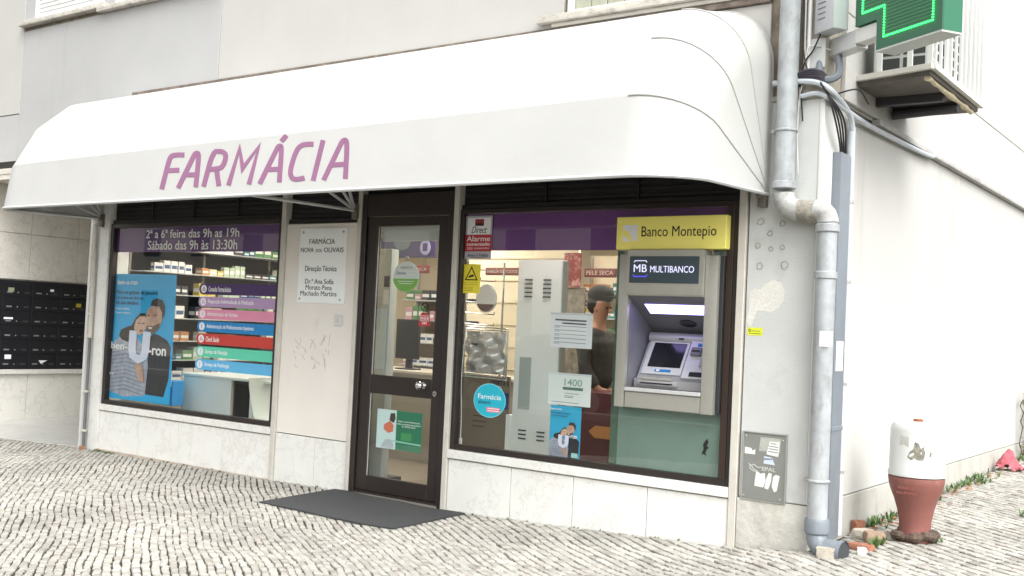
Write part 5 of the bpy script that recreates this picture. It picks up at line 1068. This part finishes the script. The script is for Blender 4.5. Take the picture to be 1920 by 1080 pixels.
mb = MB().box(-.02, .30, .03, .13, 3.385, 3.50, b=.004); mb.v = [tuple(CM @ Vector((v[0], v[1], v[2]+(v[0])*.02))) for v in mb.v]; mb.build('arm', steelw, X)
mb = MB().box(.303, .56, .02, .12, 3.41, 3.505, b=.004); mb.v = [tuple(CM @ Vector(v)) for v in mb.v]; mb.build('arm', whitep, X)
EB = thing('control_box', (4.14, -.05, 3.5), 'grey control box with slots beside the pharmacy cross', 'control box')
mb = MB().box(.04, .235, -.10, .02, 3.515, 3.95, b=.008); mb.v = [tuple(CM @ Vector(v)) for v in mb.v]; mb.build('case', mat('control_grey', '#b9bbbe', .45), EB)
for i in range(5): mb = MB().box(.075, .15, -.104, -.0995, 3.60+i*.035, 3.606+i*.035); mb.v = [tuple(CM @ Vector(v)) for v in mb.v]; mb.build('slot', mat('slot_grey', '#77797c', .6), EB)

# ================================================================== AC SHELF WITH CAGE
K_ = thing('air_conditioner_cage', (4.38, 1.0, 3.28), 'white barred cage on a rusty concrete shelf on the side wall', 'cage')
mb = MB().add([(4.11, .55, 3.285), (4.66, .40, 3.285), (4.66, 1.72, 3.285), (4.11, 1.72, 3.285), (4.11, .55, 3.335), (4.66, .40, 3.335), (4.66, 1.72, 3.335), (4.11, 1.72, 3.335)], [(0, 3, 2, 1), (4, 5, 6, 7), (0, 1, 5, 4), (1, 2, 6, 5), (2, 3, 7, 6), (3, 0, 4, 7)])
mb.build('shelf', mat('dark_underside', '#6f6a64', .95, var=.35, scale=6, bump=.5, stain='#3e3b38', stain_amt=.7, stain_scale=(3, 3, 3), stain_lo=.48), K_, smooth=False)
rail = MB(); rail.tube([(4.11, .53, 3.335), (4.68, .375, 3.335)], .026, 4); rail.tube([(4.68, .375, 3.335), (4.68, 1.74, 3.335)], .026, 4)
rail.build('bottom_rail', mat('rusty_white', '#d8d5cd', .7, var=.05, stain='#9a6038', stain_amt=.9, stain_scale=(7, 7, 9), stain_lo=.6), K_)
for i in range(11): y_ = .42+i*.13; MB().box(4.670, 4.690, y_, y_+.018, 3.35, 4.45, b=.002).build('bar', whitep, K_)
for x_ in (4.30, 4.52, 4.66): yb_ = .53-(x_-4.11)*.27; MB().box(x_-.018, x_+.018, yb_-.012, yb_+.006, 3.35, 4.45, b=.002).build('bar', whitep, K_)
MB().box(4.66, 4.70, .36, 1.76, 4.40, 4.44, b=.003).build('top_rail', whitep, K_)
for y_ in (.95, 1.35): MB().box(4.11, 4.6, y_, y_+.06, 3.225, 3.283, b=.003).build('bracket', mat('bracket_iron', '#3d3b3c', .7), K_)
MB().tube([(4.15, 1.30, 3.22), (4.62, 1.30, 3.24)], .035, 10).build('drain', MATS['bracket_iron'], K_)
fil = MB(); rr = random.Random(8)
for i in range(0): fil.sphere((4.60+rr.uniform(-.05, .03), .5+i*.088, 3.275+rr.uniform(-.008, .008)), rr.uniform(.02, .04), 8, (1, 1.4, .6))
fil.tube([(4.63, .44+i*.1, 3.277+rr.uniform(-.004, .004)) for i in range(13)], [rr.uniform(.014, .026) for i in range(13)], 8); fil.build('foam_filler', mat('foam_cream', '#d2c6a6', .9, var=.2, scale=20, bump=.6), K_)
def acu(y0, y1, x0, x1, label):
    t = thing('air_conditioner', ((x0+x1)/2, (y0+y1)/2, 3.34), label, 'air conditioner', 'outdoor air conditioner units in the cage')
    MB().box(x0, x1, y0, y1, 3.345, 4.05, b=.01).build('case', mat('ac_white', '#cfd2cf', .45), t)
    for r in range(6):
        for c in range(2): 
            xa = x0+.02+c*(x1-x0-.04)/2; MB().box(xa+.012, xa+(x1-x0-.04)/2-.012, y0-.004, y0-.0005, 3.385+r*.105, 3.385+r*.105+.085).build('vent', mat('vent_dark', '#3f4240', .7), t)
    for r in range(9): MB().box(x1+.0005, x1+.004, y0+.05, y1-.05, 3.40+r*.07, 3.40+r*.07+.045).build('grille', MATS['vent_dark'], t)
    return t
acu(.60, .90, 4.22, 4.60, 'nearer white air conditioner unit inside the barred cage'); acu(1.15, 1.55, 4.20, 4.58, 'farther white air conditioner unit inside the barred cage')

# ================================================================== HYDRANT
HX, HY = 4.555, .77; HZ = gz(HX, HY)
H = thing('hydrant', (HX, HY, HZ), 'hydrant shaped post, white capped and rusty red below, on the cobbles by the side wall', 'hydrant')
MB().lathe((HX, HY, HZ), [(.02, .0), (.125, .0), (.12, .03), (.112, .07), (.115, .14), (.130, .22), (.155, .30), (.182, .365), (.197, .415), (.203, .455), (.200, .466), (.02, .468)], 48).build('lower_body', mat('hydrant_red', '#84524a', .6, var=.12, scale=5, bump=.1, stain='#b08a80', stain_amt=.6, stain_scale=(5, 5, 5), stain_lo=.56), H)
MB().lathe((HX, HY, HZ), [(.19, .470), (.206, .474), (.206, .50), (.198, .515), (.196, .80), (.190, .83), (.172, .853), (.14, .864), (.02, .867)], 48).build('cap', mat('hydrant_white', '#c9cac6', .42, var=.03, scale=4, stain='#9c978c', stain_amt=.4, stain_scale=(9, 9, 9), stain_lo=.64), H)
MB().lathe((HX, HY, HZ+.866), [(.035, 0), (.035, .012), (.028, .018)], 16).build('top_plug', rust, H)
dirt = mat('clogged_soil', '#5d4f45', .95, var=.4, scale=16, bump=1.0, bscale=40)
md = MB(); rr = random.Random(2)
for i in range(20): a_ = i*2*math.pi/20; md.sphere((HX+.135*math.cos(a_), HY+.135*math.sin(a_), HZ+.03+rr.uniform(-.01, .03)), rr.uniform(.03, .055), 8, (1, 1, .7))
md.build('base_collar', dirt, H)
def curved(pts, m, name='torn_sticker', r=.1985):     # pts: (degrees round the cap, height)
    mb = MB(); cxm = sum(p[0] for p in pts)/len(pts); czm = sum(p[1] for p in pts)/len(pts)
    vs = [(HX+r*math.cos(R(a)), HY+r*math.sin(R(a)), HZ+z) for a, z in pts]+[(HX+(r+.001)*math.cos(R(cxm)), HY+(r+.001)*math.sin(R(cxm)), HZ+czm)]; n = len(pts)
    mb.add(vs, [(i, (i+1) % n, n) for i in range(n)]); return mb.build(name, m, H)
stk = mat('peeled_sticker', '#8d8a7d', .8, var=.5, scale=30)
curved([(-88, .60), (-72, .60), (-62, .60), (-58, .65), (-62, .70), (-68, .685), (-72, .72), (-80, .73), (-83, .68), (-90, .66), (-95, .62)], stk)
curved([(-113, .70), (-93, .69), (-93, .76), (-113, .775)], mat('faded_label', '#b9b8b0', .7)); curved([(-50, .63), (-46, .63), (-44, .66), (-49, .67)], stk); curved([(-40, .66), (-38, .69), (-41, .70)], stk)
curved([(-28, .73), (-20, .73), (-20, .79), (-28, .79)], MATS['faded_label'])
text('MARCO', HX-.075, HX+.045, HZ+.385, HZ+.405, HY-.192, mat('embossed_red', '#a5645e', .6), H); text('INCÊNDIO', HX-.09, HX+.055, HZ+.35, HZ+.37, HY-.183, MATS['embossed_red'], H)

H.scale = (.91, .91, .935)
# ================================================================== DOORMAT, DEBRIS, WEEDS
mt = MB(); c4 = [(-.15, -.10), (-.079, -1.005), (1.365, -1.005), (1.40, -.10)]; c4 = [(-.20, -.035), (-.085, -.985), (1.365, -.975), (1.30, -.06)]
nx, ny = 20, 12; vs = []
for lay_ in (0, 1):
    for j in range(ny+1):
        for i in range(nx+1):
            s, t_ = i/nx, j/ny; a = Vector(c4[0])*(1-s)+Vector(c4[3])*s; b_ = Vector(c4[1])*(1-s)+Vector(c4[2])*s; p = a*(1-t_)+b_*t_
            vs.append((p.x, p.y, gz(p.x, p.y)+.004+(.010 if lay_ else 0)+.003*math.sin(i*.8)*math.cos(j*.7)))
n_ = (nx+1)*(ny+1); fs = []
for j in range(ny):
    for i in range(nx): q = (j*(nx+1)+i, j*(nx+1)+i+1, (j+1)*(nx+1)+i+1, (j+1)*(nx+1)+i); fs.append(q); fs.append(tuple(v+n_ for v in reversed(q)))
ring = [i for i in range(nx+1)]+[j*(nx+1)+nx for j in range(1, ny+1)]+[ny*(nx+1)+i for i in range(nx-1, -1, -1)]+[j*(nx+1) for j in range(ny-1, 0, -1)]
for a, b_ in zip(ring, ring[1:]+ring[:1]): fs.append((a, b_, b_+n_, a+n_)[::-1])
mt.add(vs, fs); solo(mt, 'doormat', rubber, (.6, -.5, gz(.6, -.5)), 'dark grey rubber doormat lying on the cobbles in front of the door', 'doormat')
def rubble(x, y, s, m, label, name='stone_block', cat='stone', seed=0):
    rr = random.Random(seed); bm = bmesh.new(); bmesh.ops.create_cube(bm, size=1); bmesh.ops.subdivide_edges(bm, edges=bm.edges[:], cuts=2, use_grid_fill=True)
    z = gz(x, y)
    for v in bm.verts:
        l_ = v.co.length; v.co *= (1-.18*(l_-.5)); v.co += Vector([rr.gauss(0, .035) for _ in range(3)]); v.co = Vector((v.co.x*s[0], v.co.y*s[1], v.co.z*s[2]))
    rot = Matrix.Rotation(rr.uniform(0, 3), 3, 'Z'); vs = [rot @ v.co+Vector((x, y, z+s[2]*.42)) for v in bm.verts]; bm.verts.ensure_lookup_table(); fs = [[q.index for q in f.verts] for f in bm.faces]; bm.free()
    return solo(MB().add(vs, fs), name, m, (x, y, z), label, cat)
st_ = mat('loose_limestone', '#b9b2a4', .9, var=.2, scale=14, bump=.6); bk_ = mat('loose_brick', '#9c6a52', .9, var=.25, scale=14, bump=.6); wh_ = mat('white_rag', '#c4c2be', .8)
rubble(4.275, -.16, (.12, .09, .07), st_, 'loose limestone sett lying in front of the downpipe shoe', seed=1)
rubble(4.26, .62, (.14, .10, .07), st_, 'long broken stone behind the downpipe shoe', seed=2)
rubble(4.36, .52, (.13, .10, .08), mat('loose_tan', '#a58c78', .9, var=.2, scale=14, bump=.6), 'tan stone block behind the downpipe shoe', seed=3)
rubble(4.37, .22, (.14, .10, .045), bk_, 'broken reddish brick beside the downpipe mouth', 'brick_piece', 'brick', seed=4)
rubble(4.16, .80, (.09, .05, .10), bk_, 'upright reddish tile shard against the side wall', 'brick_piece', 'brick', seed=5)
rubble(4.42, .08, (.06, .05, .045), wh_, 'white crumpled lump beside the downpipe mouth', 'litter', 'litter', seed=6)
rubble(4.23, 1.75, (.10, .07, .03), bk_, 'flat reddish tile piece by the side wall behind the hydrant', 'brick_piece', 'brick', seed=7)
rubble(4.15, .10, (.05, .05, .05), bk_, 'small reddish lump behind the foot of the downpipe', 'brick_piece', 'brick', seed=8)
rubble(-4.02, -.10, (.07, .05, .04), bk_, 'small reddish lump at the foot of the left drainpipe', 'brick_piece', 'brick', seed=9)
rg = thing('red_rag', (4.22, 5.3, gz(4.22, 5.3)), 'crumpled pinkish red rag by the side wall', 'rag')
v_ = MB(); rr = random.Random(9); N_ = 9; vs = []
for i in range(N_+1):
    for j in range(N_+1): vs.append((4.14+.26*i/N_+rr.uniform(-.01, .01), 5.2+.24*j/N_, gz(4.22, 5.3)+.02+.20*math.exp(-((i-4)**2+(j-4)**2)/9)+.03*math.sin(i*1.7)*math.cos(j*1.3)))
v_.add(vs, [(i*(N_+1)+j, (i+1)*(N_+1)+j, (i+1)*(N_+1)+j+1, i*(N_+1)+j+1) for i in range(N_) for j in range(N_)]); v_.build('cloth', mat('rag_pink', '#b25a64', .8, var=.3, scale=20), rg)
def weeds(name, label, spots, h, seed, dens=26, w=.007):
    rr = random.Random(seed); mb = MB()
    for (x0, y0, x1, y1, n, sp) in spots:
        for i in range(n):
            t_ = rr.random(); x = x0+(x1-x0)*t_+rr.gauss(0, sp); y = y0+(y1-y0)*t_+rr.gauss(0, sp); z = gz(x, y)-.008
            if x < 4.11 and y > -.02: x = 4.12+rr.random()*.03
            for b_ in range(rr.randint(4, 9)):
                a_ = rr.uniform(0, 6.28); hh = h*rr.uniform(.4, 1.1); ln = hh*rr.uniform(.4, 1.0); dx, dy = math.cos(a_), math.sin(a_); wx, wy = -dy*w, dx*w
                mb.add([(x-wx/2, y-wy/2, z), (x+wx/2, y+wy/2, z), (x+dx*ln*.5+wx*.6, y+dy*ln*.5+wy*.6, z+hh*.75), (x+dx*ln*.5-wx*.6, y+dy*ln*.5-wy*.6, z+hh*.75), (x+dx*ln, y+dy*ln, z+hh)], [(0, 1, 2, 3), (3, 2, 4)])
    o = solo(mb, name, leafm, (spots[0][0], spots[0][1], gz(*spots[0][:2])), label, 'weeds', smooth=False); o['kind'] = 'stuff'; return o
weeds('weeds', 'green weeds growing along the foot of the side wall', [(4.13, 1.05, 4.18, 1.8, 26, .05), (4.14, 2.3, 4.2, 2.9, 16, .05), (4.15, 3.2, 4.22, 4.7, 44, .08), (4.16, 5.6, 4.2, 7.5, 30, .06), (4.4, .30, 4.45, .5, 14, .03), (4.62, .82, 4.68, .78, 16, .025), (4.95, 2.2, 5.0, 2.3, 7, .03)], .07, 31)
weeds('weeds', 'moss and grass tufts at the foot of the shopfront plinth', [(-3.85, -.05, -3.5, -.06, 26, .02), (-3.0, -.05, -1.6, -.05, 10, .012), (-.45, -.02, -.42, -.03, 3, .01), (1.2, -.03, 3.4, -.03, 12, .012)], .028, 32, w=.006)
# climbing plant at the far end of the side wall
iv = thing('climbing_plant', (4.16, 6.6, gz(4.16, 6.6)), 'thin leafy creeper growing up the far end of the side wall', 'plant')
sv = MB(); lv = MB(); rr = random.Random(12)
for s_ in range(5):
    pts = [(4.14, 6.5+s_*.12, gz(4.1, 6.6))]
    for q in range(8): pts.append((4.135+rr.uniform(0, .05), pts[-1][1]+rr.uniform(-.07, .07), pts[-1][2]+rr.uniform(.06, .11)))
    sv.tube(pts, .006, 6)
    for p in pts:
        for _ in range(7):
            c_ = Vector(p)+Vector((rr.uniform(0, .05), rr.gauss(0, .05), rr.gauss(0, .04))); a_ = rr.uniform(0, 6.28); r_ = rr.uniform(.015, .03); u_ = Vector((rr.uniform(-.5, .5), math.cos(a_), math.sin(a_))).normalized()*r_; w_ = u_.cross(Vector((1, .2, .3))).normalized()*r_*.6
            lv.add([c_-u_, c_+w_, c_+u_, c_-w_], [(0, 1, 2, 3)])
sv.build('stem', mat('stem_brown', '#5c4a3a', .9), iv); o = lv.build('foliage', mat('creeper_leaf', '#5d7140', .6, var=.4, scale=9), iv, smooth=False); o['kind'] = 'stuff'
lf = MB(); rr = random.Random(14)
for i in range(110):
    t_ = rr.random(); x = 4.16+abs(rr.gauss(0, .10)); y = .9+5.5*t_; r_ = rr.uniform(.018, .04); a_ = rr.uniform(0, 6.28); z = gz(x, y)+.008
    lf.add([(x+math.cos(a_)*r_, y+math.sin(a_)*r_, z+.006), (x-math.sin(a_)*r_*.5, y+math.cos(a_)*r_*.5, z+rr.uniform(0, .015)), (x-math.cos(a_)*r_, y-math.sin(a_)*r_, z+.004), (x+math.sin(a_)*r_*.5, y-math.cos(a_)*r_*.5, z+rr.uniform(0, .015))], [(0, 1, 2, 3)])
o = solo(lf, 'leaf_litter', drym, (4.2, 2, gz(4.2, 2)), 'dry brown leaves scattered along the foot of the side wall', 'dry leaves', smooth=False); o['kind'] = 'stuff'

# ================================================================== ACROSS THE STREET (seen only as reflections in the glass)
car = thing('parked_car', (-4.6, -10.2, -.1), 'dark grey car parked across the street, seen reflected in the right window', 'car')
cpaint = mat('car_paint', '#2d3138', .25, .4, coat=1)
x0 = -6.8; z0 = -.1
low = [(0, .25), (.05, .62), (.18, .78), (1.05, .93), (3.3, .97), (4.15, .93), (4.28, .62), (4.25, .25)]
MB().prism([(x0+a, z0+b_) for a, b_ in low], -11.0, -9.35).build('body', cpaint, car)
MB().prism([(x0+1.1, z0+.93), (x0+1.75, z0+1.40), (x0+2.2, z0+1.46), (x0+3.1, z0+1.44), (x0+3.9, z0+.95)], -10.88, -9.47).build('cabin', mat('car_window', '#14181c', .08), car)
MB().prism([(x0+1.72, z0+1.39), (x0+2.2, z0+1.47), (x0+3.1, z0+1.455), (x0+3.3, z0+1.36), (x0+3.1, z0+1.40), (x0+2.2, z0+1.41)], -10.9, -9.45).build('roof', cpaint, car)
for a in (.82, 3.42):
    for yc in (-11.0, -9.35):
        w1 = MB().cyl((x0+a, yc-.09, z0+.31), (x0+a, yc+.09, z0+.31), .31, 28).build('wheel', mat('tyre', '#1b1b1c', .85), car); MB().cyl((x0+a, yc-.1, z0+.31), (x0+a, yc+.1, z0+.31), .19, 20).build('rim', steel, w1)
for yc in (-10.8, -9.6): MB().box(x0+4.16, x0+4.27, yc-.12, yc+.12, z0+.62, z0+.76, b=.02).build('headlight', steelw, car)
ob_ = thing('opposite_building', (-4, -24, 0), 'plain pale building across the street, seen only in the window reflections', 'building')
MB().box(-40, 6, -28, -24, 0, 9).build('wall', mat('opposite_render', '#cfc8bb', .85, var=.06), ob_)
for i in range(12):
    for j in range(3): 
        w_ = MB().box(-38+i*3.6, -36.5+i*3.6, -23.99, -23.93, 1.0+j*2.9, 2.5+j*2.9, b=.02).build('window', whitep, ob_); MB().box(-37.9+i*3.6, -36.6+i*3.6, -23.929, -23.92, 1.1+j*2.9, 2.4+j*2.9).build('pane', mat('opposite_glass', '#39424a', .1), w_)
print('objects', len(bpy.data.objects), 'tris', sum(len(p.vertices)-2 for o in bpy.data.objects if o.type == 'MESH' for p in o.data.polygons))
